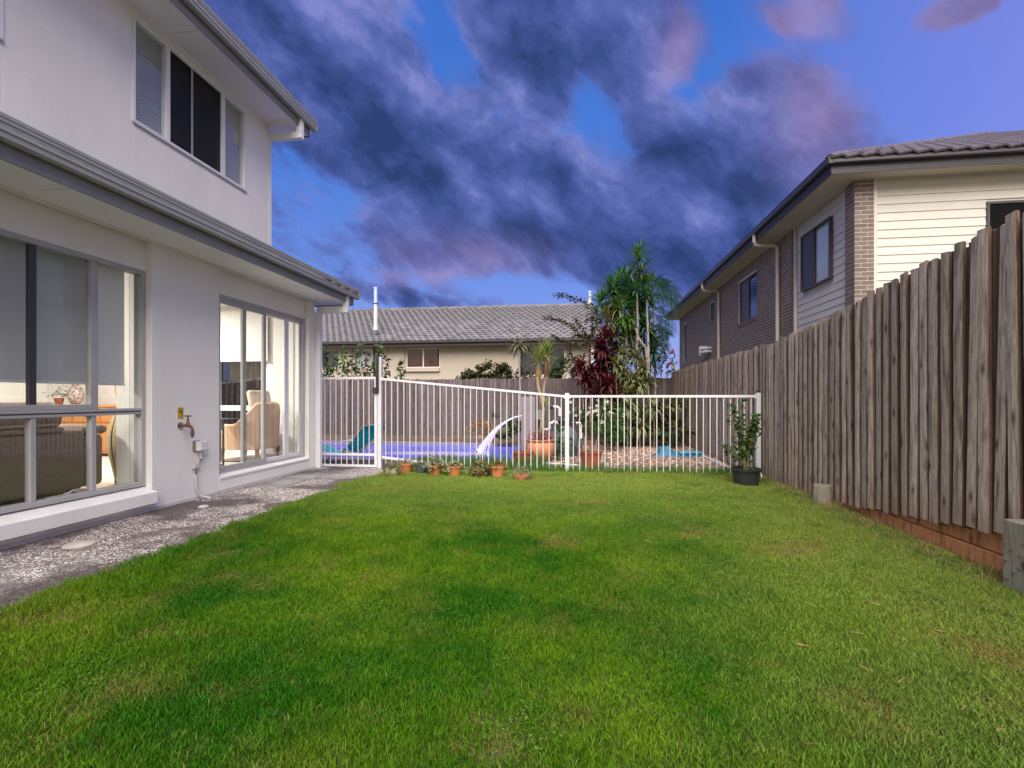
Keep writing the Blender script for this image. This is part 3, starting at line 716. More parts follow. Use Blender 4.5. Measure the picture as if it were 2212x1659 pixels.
# upper: drops from gutter, runs back along under the eave end, then down the corner
dy = 7.42
dp.box(-4.565, -4.475, dy - .09, dy + .0, 5.56, 5.80); dp.box(-5.13, -4.475, dy - .09, dy, 5.46, 5.5605)
put('downpipe', dp, 'frame_white', H, bevel=.006)
put('downpipe', MB().box(-5.14, -5.045, UY + .002, UY + .072, 3.2, 5.47), 'frame_white', H, bevel=.006)
dp = MB(); dy = 7.93
dp.box(-4.03, -3.94, dy - .09, dy, 2.80, 3.03); dp.box(-4.50, -3.94, dy - .09, dy, 2.69, 2.8005)
put('downpipe', dp, 'frame_white', H, bevel=.006)
put('downpipe', MB().box(-4.515, -4.415, YE + .02, YE + .10, .01, 2.70), 'frame_white', H, bevel=.006)

# windows ---------------------------------------------------------
def rect_frame(mb, x0, x1, ya, yb, za, zb, t):
    mb.box(x0, x1, ya, yb, za, za + t); mb.box(x0, x1, ya, yb, zb - t, zb); mb.box(x0, x1, ya, ya + t, za + t, zb - t); mb.box(x0, x1, yb - t, yb, za + t, zb - t)
wn = MB(); rect_frame(wn, XW - .07, XW + .03, W1a, W1b - .002, WZ0, WZ1, .045)
win = put('window', wn, 'frame_grey', H, bevel=.003)
fr = MB(); fr.box(XW - .06, XW + .02, W1a + .045, W1b - .047, 1.04, 1.105)
for (ya, yb) in ((wy(64, XW), wy(76, XW)), (wy(196, XW), wy(206, XW))): fr.box(XW - .05, XW + .012, ya, yb, WZ0 + .045, 1.04)
fr.box(XW - .05, XW + .012, wy(194, XW), wy(210, XW), 1.105, WZ1 - .045)
put('mullion', fr, 'frame_grey', win, bevel=.003)
ft = MB(); ft.box(XW - .055, XW + .016, W1a + .045, wy(194, XW), 1.106, 1.15); put('sash_rail', ft, 'frame_grey', win, bevel=.002)
put('seal', MB().box(XW + .0205, XW + .0225, W1a, W1b - .05, 1.066, 1.078), 'frame_dark', win)
put('sash_stile', MB().box(XW - .04, XW - .005, wy(64, XW), wy(80, XW), 1.105, WZ1 - .045), 'frame_dark', win)
panes = [(W1a + .045, wy(64, XW)), (wy(76, XW), wy(196, XW)), (wy(206, XW), W1b - .047)]
for k, (ya, yb) in enumerate(panes):
    put('pane', MB().box(XW - .024, XW - .020, ya, yb, WZ0 + .045, 1.04), 'glass', win)
for k, (ya, yb) in enumerate([(W1a + .045, wy(64, XW)), (wy(80, XW), wy(194, XW)), (wy(210, XW), W1b - .047)]):
    put('pane', MB().box(XW - .024, XW - .020, ya, yb, 1.15 if k < 2 else 1.105, WZ1 - .045), 'glass', win)
for k, (ya, yb, mt) in enumerate([(W1a - .1, wy(70, XW) + .07, 'blind_grey'), (wy(70, XW) + .074, wy(205, XW) + .07, 'blind_grey'), (wy(205, XW) + .074, W1b - .07, 'blind_light')]):
    bl = put('blind', MB().box(XW - .16, XW - .157, ya, yb, 1.36, 2.62), mt, H)
    put('blind_bar', MB().tube([(XW - .158, ya, 1.352), (XW - .158, yb, 1.352)], .012, 8), 'frame_white', bl, smooth=True)
# big sliding window / door
wn = MB(); rect_frame(wn, XW - .07, XW + .03, W2a + .002, W2b - .002, W2Z0, 2.55, .05)
win = put('window', wn, 'frame_grey', H, bevel=.003)
ya, yb = wy(562, XW), wy(572, XW)
sb = MB(); rect_frame(sb, XW - .01, XW + .024, W2a + .052, yb, W2Z0 + .051, 2.499, .062); put('sash', sb, 'frame_grey', win, bevel=.003)
put('pane', MB().box(XW + .004, XW + .008, W2a + .11, yb - .06, W2Z0 + .11, 2.44), 'glass', win)
sb = MB(); rect_frame(sb, XW - .055, XW - .020, wy(571, XW), W2b - .053, W2Z0 + .051, 2.499, .05); put('sash', sb, 'frame_white', win, bevel=.003)
put('pane', MB().box(XW - .040, XW - .036, wy(571, XW) + .05, W2b - .10, W2Z0 + .1, 2.45), 'glass', win)
put('sash_stile', MB().box(XW - .055, XW - .02, wy(527, XW), wy(535, XW), W2Z0 + .06, 2.49), 'frame_grey', win)
put('sash_stile', MB().box(XW - .056, XW - .02, wy(617, XW), wy(626, XW), W2Z0 + .1015, 2.448), 'frame_white', win)
put('sill', MB().prism([(XW + .031, W2Z0 + .02), (XP + .012, W2Z0 - .008), (XP + .012, W2Z0 - .03), (XW + .031, W2Z0 - .03)], 'y', W2a + .001, W2b - .001), 'render', H)
# upper windows
def upper_window(a, b, m1, m2, ms):
    wn = MB(); rect_frame(wn, XU - .08, XU + .012, a, b, UZ0, UZ1, .04)
    win = put('window', wn, 'frame_white', H, bevel=.003)
    mm = MB()
    for u0_, u1_ in (m1, m2): mm.box(XU - .07, XU + .006, u0_, u1_, UZ0 + .04, UZ1 - .04)
    put('mullion', mm, 'frame_white', win)
    put('drip', MB().box(XU + .013, XU + .02, a, b, UZ0 - .015, UZ0 + .006), 'frame_grey', win)
    put('sash_stile', MB().box(XU - .05, XU - .02, ms[0], ms[1], UZ0 + .04, UZ1 - .04), 'frame_grey', win)
    put('pane', MB().box(XU - .03, XU - .026, a + .04, m1[0], UZ0 + .04, UZ1 - .04), 'glass', win)
    put('pane', MB().box(XU - .03, XU - .026, m2[1], b - .04, UZ0 + .04, UZ1 - .04), 'glass', win)
    put('insect_screen', MB().box(XU - .016, XU - .014, m1[1], ms[0], UZ0 + .04, UZ1 - .04).box(XU - .016, XU - .014, ms[1], m2[0], UZ0 + .04, UZ1 - .04), 'glass_screen', win)
    # venetian blind slats
    sm = MB()
    me = MB().box(-.022, .022, a + .05, b - .05, -.0012, .0012).mesh('blind_slat', 'slat_white')
    z = UZ0 + .05
    first = None
    while z < UZ1 - .05:
        o = bpy.data.objects.new('blind_slat', me); COL.objects.link(o); o.parent = H
        # slats hang inside the opening; tilted
        o.location = Vector((XU - .085, 0, z)) - OFF[H.name]; o.rotation_euler = (0, RAD(58), 0)
        z += .034
upper_window(U1a, U1b, (wy(359, XU), wy(367, XU)), (wy(478, XU), wy(486, XU)), (wy(415, XU), wy(420, XU)))
upper_window(U2a, U2b, (2.1, 2.15), (3.0, 3.05), (2.55, 2.58))
ub = MB(); ub.box(-8.5, -8.4, YS, UY - .3, 3.2, 5.7); ub.box(-8.4, XU - .31, YS, UY - .3, 3.25, 3.3); ub.box(-8.4, XU - .31, YS, UY - .3, 5.69, 5.7)
put('upper_room', ub, 'room_white', H)

# lower room: floor, ceiling, far walls
RM = MB()
RM.box(-9.6, -4.771, .5, YE - .201, .15, .25); RM.box(-9.6, -4.771, .5, YE - .201, 2.80, 2.85)
RM.box(-9.7, -9.6, .5, YE - .201, .15, 2.85); RM.box(-9.6, -4.771, .4, .5, .15, 2.85)
room = put('room_walls', RM, 'room_white', H)
put('room_floor', MB().box(-9.6, -4.7, .5, YE - .201, .2505, .256), 'room_floor', H)
put('inner_lining', MB().box(-4.93, -4.7715, W1b, W2a, .256, 2.8), 'room_white', H)
# end window seen through the sliding door
ewn = MB()
def rect_frame_y(mb, y0_, y1_, xa, xb, za, zb, t):
    mb.box(xa, xb, y0_, y1_, za, za + t); mb.box(xa, xb, y0_, y1_, zb - t, zb); mb.box(xa, xa + t, y0_, y1_, za + t, zb - t); mb.box(xb - t, xb, y0_, y1_, za + t, zb - t)
rect_frame_y(ewn, YE - .14, YE - .06, EX0, EX1, .3, 2.62, .06); ewn.box(EX0 + .06, EX1 - .06, YE - .135, YE - .065, 1.0, 1.09); ewn.box(-6.25, -6.18, YE - .134, YE - .066, .36, 2.56)
win = put('window', ewn, 'frame_white', H)
put('insect_screen', MB().box(EX0 + .06, -6.25, YE - .10, YE - .098, 1.09, 2.56).box(-6.18, EX1 - .06, YE - .10, YE - .098, 1.09, 2.56).box(EX0 + .06, EX1 - .06, YE - .10, YE - .098, .36, 1.0), 'glass_screen', win)
bl = put('blind', MB().box(EX0 - .02, EX1 + .05, YE - .26, YE - .257, 1.86, 2.7), 'blind_white', H)
put('blind_bar', MB().tube([(EX0 - .02, YE - .258, 1.85), (EX1 + .05, YE - .258, 1.85)], .014, 8), 'frame_white', bl)
# unseen fill lights added under the ceiling to brighten the rooms
for i, (x, y, e) in enumerate(((-6.6, 3.6, 62), (-6.4, 6.3, 58))):
    lp = thing('fill_light', 'unseen fill light added at the ceiling above the %s to brighten the room' % ('sofa' if i == 0 else 'armchair'), 'lamp', (x, y, 2.75))
    put('fill_light_body', MB().lathe([(.17, 0), (.18, .02), (.18, .05)], 20), 'frame_white', lp, local=True)
    ld = bpy.data.lights.new('room_fill', 'AREA'); ld.shape = 'DISK'; ld.size = .34; ld.energy = e; ld.color = (1, .94, .86)
    lo = bpy.data.objects.new('room_fill', ld); COL.objects.link(lo); lo.parent = lp; lo.location = (0, 0, -.01)

# ---- furniture
def cushion(mb_name, mat, parent, x0, x1, y0, y1, z0, z1, bev=.05, label=None):
    o = put(mb_name, MB().box(x0, x1, y0, y1, z0, z1), mat, parent); b = o.modifiers.new('b', 'BEVEL'); b.width = bev; b.segments = 4
    for p_ in o.data.polygons: p_.use_smooth = True
    if label: o['label'] = label
    return o
sf = thing('sofa', 'brown fabric sofa with its back to the big left window', 'sofa', (-5.4, 3.2, .256))
cushion('backrest', 'fabric_brown', sf, -5.22, -4.95, 1.7, 4.28, .30, .90, .05)
cushion('seat', 'fabric_brown', sf, -5.85, -5.225, 1.95, 4.28, .30, .68, .06)
for a, b in ((4.285, 4.50), (1.45, 1.695)): cushion('armrest', 'fabric_brown', sf, -5.9, -4.99, a, b, .30, .83, .05)
cushion('armrest_pad', 'fabric_brown', sf, -5.9, -4.97, 4.27, 4.53, .835, .93, .045)
for a, b in ((3.16, 4.12), (2.15, 3.14)):
    cushion('back_cushion', 'fabric_brown', sf, -5.30, -4.98, a, b, .905, 1.17, .10)
for x in (-5.05, -5.8):
    for y in (1.8, 4.2): put('leg', MB().lathe([(.025, 0), (.035, .05)], 10, (x, y, .256)), 'frame_dark', sf)
th = put('throw', MB().box(-5.31, -4.93, 2.9, 4.05, .88, .93).box(-5.30, -4.92, 2.7, 4.0, .935, .965), 'fabric_brown', bevel=.02)
tag(th, 'folded dark brown throw lying along the sofa back', 'throw')
# armchair
A = thing('armchair', 'blush tub armchair with tapered wooden legs behind the sliding door', 'armchair', (-5.17, 7.08, .256))
ac = (-5.17, 7.08)
def tub(mb, rin, rout, z0, ztop_f, a0, a1, n=22):
    ring = []
    for k in range(n + 1):
        a = a0 + (a1 - a0) * k / n; zt = ztop_f(a)
        ring.append([(ac[0] + r_ * cos(a), ac[1] + r_ * sin(a) * .95, z_) for r_, z_ in ((rout * .93, z0), (rout, zt - .03), ((rin + rout) / 2, zt), (rin, zt - .03), (rin * .95, z0))])
    for k in range(n):
        for j_ in range(5):
            j2 = (j_ + 1) % 5; mb.quad(ring[k][j_], ring[k + 1][j_], ring[k + 1][j2], ring[k][j2])
    for e_ in (0, n): 
        i = len(mb.v); mb.v += ring[e_]; mb.f.append(tuple(range(i, i + 5)))
# the chair opens towards the left of the photo (-x, +y)
back_dir = RAD(-15)
def ztop(a):
    d = abs((a - back_dir + pi) % (2 * pi) - pi); return .256 + .90 - .34 * min(1, max(0, (d - .55) / .8)) ** .8
tb = MB(); tub(tb, .34, .42, .256 + .17, ztop, back_dir - RAD(118), back_dir + RAD(118)); put('backrest', tb, 'fabric_blush', A, smooth=True)
cushion('seat', 'fabric_blush', A, ac[0] - .40, ac[0] + .26, ac[1] - .30, ac[1] + .30, .256 + .20, .256 + .46, .06)
cushion('seat_base', 'fabric_blush', A, ac[0] - .38, ac[0] + .28, ac[1] - .31, ac[1] + .31, .256 + .16, .256 + .235, .02)
for sx in (-.30, .28):
    for sy in (-.26, .26): put('leg', MB().lathe([(.016, 0), (.032, .175)], 10, (ac[0] + sx, ac[1] + sy, .256)), 'wood_leg', A, smooth=True)
cu = put('cushion', MB().box(-.05, .05, -.2, .2, -.2, .2), 'fabric_cream'); b = cu.modifiers.new('b', 'BEVEL'); b.width = .05; b.segments = 4
tag(cu, 'cream patterned cushion propped against the back of the armchair', 'cushion'); cu.location = (-5.00, 7.10, .95); cu.rotation_euler = (0, RAD(-14), RAD(-15))
# side table
T = thing('side_table', 'thin dark metal side table in front of the armchair', 'side table', (-5.15, 6.45, .256))
tt = MB(); tx0, tx1, ty0, ty1 = -5.35, -4.98, 6.22, 6.62
for x in (tx0, tx1):
    for y in (ty0, ty1): put('leg', MB().box(x - .01, x + .01, y - .01, y + .01, .256, .90), 'frame_dark', T)
put('tabletop', MB().box(tx0 - .01, tx1 + .01, ty0 - .01, ty1 + .01, .90, .915), 'frame_dark', T)
put('base_rail', MB().box(tx0, tx1, ty0 - .01, ty0 + .01, .256, .275).box(tx0, tx1, ty1 - .01, ty1 + .01, .256, .275), 'frame_dark', T)
# rattan hoop chair behind
Q = thing('rattan_chair', 'round backed dark rattan chair at the far end window', 'chair', (-6.5, 7.15, .256))
hp = [(-6.5 + .42 * cos(t), 7.2, .256 + .75 + .42 * sin(t)) for t in [RAD(a) for a in range(0, 361, 20)]]
put('hoop', MB().tube(hp, .018, 8), 'rattan', Q, smooth=True)
for dx in (-.2, 0, .2): put('spindle', MB().tube([(-6.5 + dx, 7.2, .75), (-6.5 + dx, 7.2, 1.30)], .01, 6), 'rattan', Q)
put('seat', MB().lathe([(.3, 0), (.34, .03), (.34, .07), (.2, .09)], 20, (-6.5, 6.98, .62)), 'rattan', Q, smooth=True)
for a in (45, 135, 225, 315): put('leg', MB().tube([(-6.5 + .25 * cos(RAD(a)), 6.98 + .25 * sin(RAD(a)), .62), (-6.5 + .3 * cos(RAD(a)), 6.98 + .3 * sin(RAD(a)), .256)], .014, 6), 'rattan', Q)
# vase
V = thing('floor_vase', 'tall tapered floor vase with a dark leaf pattern beside the sofa', 'vase', (-5.08, 4.79, .256))
put('vase_body', MB().lathe([(.068, .0), (.07, .04), (.072, .045), (.10, .2), (.135, .38), (.145, .5), (.13, .62), (.095, .74), (.07, .80), (.06, .80), (.055, .7)], 28), 'vase_leaf', V, local=True, smooth=True)
put('vase_foot', MB().lathe([(.07, 0), (.074, .042)], 24), 'frame_dark', V, local=True)
for k in range(7):
    a = k * .9; s = MB(); s.tube([(0, 0, .7), (.05 * cos(a), .05 * sin(a), 1.0), (.10 * cos(a), .10 * sin(a), 1.35)], [.006, .018, .006], 6)
    put('dried_stem', s, 'pampas', V, local=True, smooth=True)
# sideboard
S = thing('sideboard', 'orange timber sideboard at the far end of the lit room', 'sideboard', (-7.9, 7.2, .256))
put('carcass', MB().box(-8.9, -7.25, 6.98, 7.5, .30, 1.06), 'wood_orange', S, bevel=.01)
put('top', MB().box(-8.95, -7.2, 6.93, 7.52, 1.062, 1.10), 'wood_orange', S, bevel=.008)
for k in range(3):
    d_ = put('drawer', MB().box(-8.85 + k * .53, -8.36 + k * .53, 6.958, 6.978, .82, 1.03), 'wood_orange', S, bevel=.005)
    put('knob', MB().lathe([(.012, 0), (.016, .02)], 10, (-8.6 + k * .53, 6.945, .91)), 'frame_dark', d_)
    put('door', MB().box(-8.85 + k * .53, -8.36 + k * .53, 6.958, 6.978, .35, .80), 'wood_orange', S, bevel=.005)
o = put('vase', MB().lathe([(.05, 0), (.10, .08), (.12, .18), (.09, .28), (.05, .33), (.06, .36)], 20, (-8.55, 7.2, 1.101)), 'vase_spot', smooth=True); tag(o, 'speckled round vase on the timber sideboard', 'vase')
pl = thing('potted_fern', 'small green plant in a brown pot on the sideboard', 'plant', (-8.82, 7.15, 1.101))
put('pot', MB().lathe([(.05, 0), (.07, .12), (.06, .12)], 16), 'terracotta_dark', pl, local=True)
mb = MB(); r = random.Random(4)
for _ in range(70):
    d = Vector((r.gauss(0, .1), r.gauss(0, .1), .13 + abs(r.gauss(0, .09)))); s = .035
    mb.quad(d, d + Vector((s, s * .5, 0)), d + Vector((s * 1.8, 0, s * .4)), d + Vector((s, -s * .5, 0)))
put('foliage', mb, 'leaf_green_bright', pl, local=True, recalc=False)
# cables
cb = MB(); cb.tube([(-4.78, 3.45, .285), (-4.76, 3.7, .30), (-4.80, 3.85, .275), (-4.77, 4.0, .33), (-4.80, 4.12, .29)], .008, 6); cb.box(-4.83, -4.79, 3.80, 4.02, .262, .30)
o = put('power_board', cb, 'cable_white'); tag(o, 'white power board with tangled cable on the floor at the window', 'power board')

# ---- wall fittings
def onwall(u, v, X=XP): 
    y = wy(u, X); d = -X * SY + y * CY; return y, CAM_H + (862 - v) * d / F_
ty, tz = onwall(388.8, 919.4)
TP = thing('garden_tap', 'old brass garden tap on the white wall under the yellow sign', 'tap', (XP, ty, tz - .1))
put('flange', MB().tube([(XP + .001, ty, tz), (XP + .008, ty, tz)], .042, 20), 'chrome', TP, smooth=True)
bd = MB(); bd.tube([(XP + .008, ty, tz), (XP + .06, ty, tz), (XP + .10, ty, tz)], [.016, .014, .022], 12)
bd.tube([(XP + .10, ty, tz), (XP + .14, ty, tz - .012), (XP + .155, ty, tz - .04), (XP + .157, ty, tz - .075)], [.020, .017, .016, .017], 12)
put('spout', bd, 'brass', TP, smooth=True)
put('hose_fitting', MB().lathe([(.014, 0), (.014, .03), (.022, .03), (.022, .05), (.018, .052), (.018, .07)], 12, (XP + .157, ty, tz - .135)), 'brass', TP, smooth=True)
put('bonnet', MB().lathe([(.022, 0), (.022, .02), (.014, .03), (.012, .07), (.007, .075), (.007, .095)], 12, (XP + .10, ty, tz + .01)), 'brass', TP, smooth=True)
hd = MB(); hd.tube([(XP + .06, ty, tz + .11), (XP + .14, ty, tz + .11)], [.008, .008], 8); hd.tube([(XP + .10, ty - .03, tz + .11), (XP + .10, ty + .03, tz + .11)], .006, 8)
put('handle', hd, 'brass', TP, smooth=True)
sy_, sz_ = onwall(389.5, 892)
SG = thing('tap_sign', 'yellow plastic sign with a black tap symbol above the tap', 'sign', (XP, sy_, sz_ - .05))
hw, hh = .038, .062
put('plate', MB().box(XP + .001, XP + .004, sy_ - hw, sy_ + hw, sz_ - hh, sz_ + hh), 'sign_yellow', SG)
ic = MB(); e = XP + .0045
def ir(a, b, c_, d_): ic.box(e, e + .0012, sy_ + a, sy_ + b, sz_ + c_, sz_ + d_)
ir(-.034, .034, .054, .057); ir(-.034, .034, -.057, -.054); ir(-.034, -.0315, -.054, .054); ir(.0315, .034, -.054, .054)
ir(-.012, .016, .034, .040); ir(-.002, .005, .022, .034); ir(-.020, .018, .008, .022); ir(-.022, -.014, -.002, .008); ir(.012, .021, -.040, .010)
put('tap_symbol', ic, 'sign_black', SG)
by, bz = onwall(428, 963)
JB = thing('junction_box', 'white junction box with a conduit running down the rendered wall', 'junction box', (XP, by, 0))
put('backing', MB().box(XP + .001, XP + .012, by - .085, by + .02, bz - .062, bz + .065), 'putty', JB)
put('box', MB().box(XP + .013, XP + .085, by - .055, by + .055, bz - .055, bz + .055), 'box_white', JB, bevel=.006)
sc = MB()
for a in (-.045, .045):
    for c_ in (-.045, .045): sc.tube([(XP + .0855, by + a, bz + c_), (XP + .088, by + a, bz + c_)], .004, 8)
put('screws', sc, 'frame_dark', JB, kind='stuff')
cpt = [(XP + .04, by, bz - .055), (XP + .035, by - .0, bz - .16), (XP + .022, by - .05, bz - .24), (XP + .02, by - .055, bz - .33), (XP + .02, by - .055, .22), (XP + .025, by - .05, .12), (XP + .05, by - .03, .06), (XP + .10, by + .01, .03), (XP + .15, by + .03, .015)]
put('conduit', MB().tube(cpt, .014, 10), 'conduit', JB, smooth=True)
put('saddle_clip', MB().box(XP + .001, XP + .037, by - .095, by - .015, bz - .262, bz - .235), 'conduit', JB, bevel=.003)
# path fittings
o = put('inspection_cap', MB().lathe([(.105, 0), (.105, .010), (.098, .014), (.0, .015)], 32, tuple(pt(171, 1183, 3.93).xy) + (.0125,)), 'pvc_lid', smooth=True)
tag(o, 'beige round drain cap set in the pebble path', 'drain cap')
pp = pt(438, 1099, 0.0); c_ = pt(440, 1098, 1.2 * F_ / (1098 - 862)); o = put('small_drain_cap', MB().lathe([(.05, 0), (.05, .012), (.035, .02), (.0, .022)], 20, (c_.x, c_.y, .0125)), 'conduit', smooth=True); tag(o, 'small grey pipe cap at the foot of the wall conduit', 'pipe cap')
def gp(u, v, z=.0): d = (CAM_H - z) * F_ / (v - 862); p_ = pt(u, v, d); return (p_.x, p_.y)
for nm, cs, lb in (('concrete_lid', ((-4.40, 6.72), (-3.93, 6.72), (-3.93, 7.15), (-4.40, 7.15)), 'grey concrete pit lid in the path, the one nearer the gate'),
               ('concrete_lid', ((-4.40, 6.02), (-3.95, 6.02), (-3.95, 6.68), (-4.40, 6.68)), 'longer grey concrete pit lid in the path below the sliding door')):
    o = put(nm, MB().prism(list(cs), 'z', .0125, .019), 'concrete_lid', bevel=.003); tag(o, lb, 'pit lid')

# ================================================================== RIGHT FENCE
RF = thing('paling_fence', 'weathered lapped paling fence rising along the right of the lawn', 'fence', (XFc, 8, 0))
TOP = [(-1.2, 2.55), (2.4, 2.47), (3.6, 2.40), (3.87, 2.38), (5.10, 2.24), (5.62, 2.18), (6.3, 2.10), (7.57, 2.03), (15.4, 2.03)]
BOT = [(-1.2, .42), (2.4, .35), (3.69, .29), (4.36, .213), (5.5, .09), (6.01, .07), (6.6, .0), (15.4, -.03)]
def lerp(tab, y):
    for (a, b), (c, d) in zip(tab, tab[1:]):
        if y <= c: return b + (d - b) * max(0, (y - a)) / (c - a)
    return tab[-1][1]
rp = random.Random(5)
def paling_mesh(mat, seed):
    r = random.Random(seed); mb = MB(); hw = .5; t = .5
    # unit paling: y width 1, z height 1, x thickness 1, slightly cupped
    zs = [0, .33, .66, 1.0]; rings = []
    for z in zs:
        dxx = r.uniform(-.12, .12) if z else 0; wv_ = r.uniform(-.03, .03)
        rings.append([(-t + dxx, -hw + wv_, z), (-t + dxx - .15, 0 + wv_, z), (-t + dxx, hw + wv_, z), (t + dxx, hw + wv_, z), (t + dxx, -hw + wv_, z)])
    rings[-1] = [(a, b, c + (r.uniform(-.004, .004))) for a, b, c in rings[-1]]
    for k in range(3):
        for j_ in range(5):
            j2 = (j_ + 1) % 5; mb.quad(rings[k][j_], rings[k][j2], rings[k + 1][j2], rings[k + 1][j_])
    for e_ in (0, 3):
        i = len(mb.v); mb.v += rings[e_]; mb.f.append(tuple(range(i, i + 5)))
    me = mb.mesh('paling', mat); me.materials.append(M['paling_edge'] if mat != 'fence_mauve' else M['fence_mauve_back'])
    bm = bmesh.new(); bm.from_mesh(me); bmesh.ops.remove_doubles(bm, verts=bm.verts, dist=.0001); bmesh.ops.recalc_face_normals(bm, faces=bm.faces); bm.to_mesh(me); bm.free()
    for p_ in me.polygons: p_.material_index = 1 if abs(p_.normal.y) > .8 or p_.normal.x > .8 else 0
    return me
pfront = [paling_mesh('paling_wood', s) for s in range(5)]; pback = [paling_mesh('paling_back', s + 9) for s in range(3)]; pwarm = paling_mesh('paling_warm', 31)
# palings keep object-space texture in metres: bake the size into per-object scale only in z
def paling(par, meset, x, y, z0, z1, wdt, th, tilt, rot=0.0, lab=None):
    me = meset if isinstance(meset, bpy.types.Mesh) else rp.choice(meset)
    o = inst('paling', me, par, (x, y, z0), (tilt, 0, rot), (th, wdt, z1 - z0))
    if lab: o['label'] = lab
    return o
y = -.9; kk = 0
while y < YB + .12:
    wdt = rp.uniform(.076, .100); z1 = lerp(TOP, y) + rp.uniform(-.018, .022); z0 = lerp(BOT, y) + rp.uniform(-.012, .01)
    warm = 3.58 < y < 3.70
    th_ = .021
    paling(RF, pwarm if warm else pfront, XFc + rp.uniform(-.008, .004), y, z0, z1, wdt, th_, RAD(rp.gauss(0, .6)), 0, 'orange brown unweathered paling' if warm else None)
    kk += 1; y += rp.uniform(.106, .132)
y = -.9
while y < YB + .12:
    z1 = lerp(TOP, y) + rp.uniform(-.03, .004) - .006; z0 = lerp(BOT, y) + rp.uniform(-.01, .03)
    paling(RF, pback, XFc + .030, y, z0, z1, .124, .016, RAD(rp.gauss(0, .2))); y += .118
for zz in (.35, 1.0, 1.72):
    r_ = MB(); ys_ = [-1.0 + i * .5 for i in range(34)]
    for a, b in zip(ys_, ys_[1:]):
        za = lerp(BOT, a) + zz; zb = lerp(BOT, b) + zz; i = len(r_.v)
        r_.v += [(XFc + .036, a, za), (XFc + .075, a, za), (XFc + .075, a, za + .07), (XFc + .036, a, za + .07), (XFc + .036, b, zb), (XFc + .075, b, zb), (XFc + .075, b, zb + .07), (XFc + .036, b, zb + .07)]
        for q_ in ((0, 1, 5, 4), (1, 2, 6, 5), (2, 3, 7, 6), (3, 0, 4, 7)): r_.f.append(tuple(i + j_ for j_ in q_))
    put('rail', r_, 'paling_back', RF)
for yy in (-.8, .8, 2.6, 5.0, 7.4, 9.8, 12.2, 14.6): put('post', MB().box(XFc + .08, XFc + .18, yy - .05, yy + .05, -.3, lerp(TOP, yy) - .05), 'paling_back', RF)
# retaining sleepers
SL = thing('retaining_wall', 'low red brown timber sleeper wall under the right fence', 'retaining wall', (2.9, 4.4, 0))
for (a, b, z0, z1, dx) in ((3.3, 5.74, -.08, .125, 0), (-1, 3.295, -.08, .125, .006), (-1, 3.295, .133, .36, .008), (3.3, 4.32, .133, .335, .012), (4.325, 5.74, .131, .325, .004)):
    put('sleeper', MB().box(2.862 + dx, 2.91 + dx, a, b, z0, z1), 'sleeper_red', SL, bevel=.006)
o = put('stump_post', MB().lathe([(.10, 0), (.098, .14), (.094, .235), (.085, .24), (0, .242)], 20, (2.745, 5.93, -.01), .8), 'sleeper_grey', smooth=True); tag(o, 'short round weathered post stub at the foot of the fence', 'post')
NP = thing('sleeper_post', 'grey square timber retaining post with bolts at the right edge', 'post', (2.73, 3.2, -.05))
put('post', MB().box(2.655, 2.80, 2.95, 3.455, -.05, .445), 'sleeper_grey', NP, bevel=.008)
bt = MB().tube([(0, 0, 0), (-.008, 0, 0)], .009, 10).mesh('bolt', 'grey_metal')
for (yy, zz) in ((3.435, .30), (3.39, .27), (3.43, .19), (3.375, .135), (3.42, .08), (3.33, .25), (3.33, .17), (3.30, .33), (3.27, .09)):
    inst('bolt', bt, NP, (2.654, yy, zz), scale=(1, 1, 1))

# ================================================================== BACK FENCE
BF = thing('back_fence', 'mauve grey paling fence running behind the pool', 'fence', (-3, YB, -.2))
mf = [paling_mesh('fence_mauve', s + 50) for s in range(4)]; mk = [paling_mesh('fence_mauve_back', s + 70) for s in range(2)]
x = -12.3
while x < 2.9:
    paling(BF, mf, x, YB - .02 + rp.uniform(-.003, .003), -.02, 1.845 + rp.uniform(-.012, .012), rp.uniform(.093, .102), .016, RAD(rp.gauss(0, .25)), -pi / 2)
    x += .112
    if x < -12.3 + 2: pass
x = -12.25
while x < 2.9:
    paling(BF, mk, x, YB + .0, -.02, 1.835 + rp.uniform(-.012, .004), .10, .014, 0, -pi / 2); x += .112
for zz in (.3, 1.5): put('rail', MB().box(-12.5, 2.8, YB + .012, YB + .05, zz, zz + .08), 'fence_mauve_back', BF)
put('plinth', MB().box(-12.5, 2.78, YB - .045, YB - .028, -.2, .0), 'fence_mauve_back', BF)

# ================================================================== POOL FENCE
PG = thing('pool_gate', 'white metal picket gate between house and lawn', 'gate', (-4.0, Y0, 0))
gx0, gx1 = wx(685, Y0), wx(815, Y0)
ZG0, ZG1 = -.005, 1.585
gz = lambda v, u: CAM_H + (862 - v) * (pt(u, v, 1).length * 0 + (Y0 / (CY + (u - 1106) / F_ * SY))) / F_
put('stile', MB().box(gx0, gx0 + .045, Y0 - .02, Y0 + .02, .02, ZG1), 'white_metal', PG, bevel=.003); put('stile', MB().box(gx1 - .045, gx1, Y0 - .02, Y0 + .02, .02, ZG1), 'white_metal', PG, bevel=.003)
for a, b in ((ZG1 - .04, ZG1), (.02, .06), (.215, .255)): put('rail', MB().box(gx0 + .0455, gx1 - .0455, Y0 - .018, Y0 + .018, a, b), 'white_metal', PG, bevel=.003)
for k in range(9):
    x = gx0 + .045 + (gx1 - gx0 - .09) * (k + 1) / 10
    put('picket', MB().tube([(x, Y0, .061), (x, Y0, .2145)], .008, 8).tube([(x, Y0, .2555), (x, Y0, ZG1 - .0405)], .008, 8), 'white_metal', PG, smooth=True)
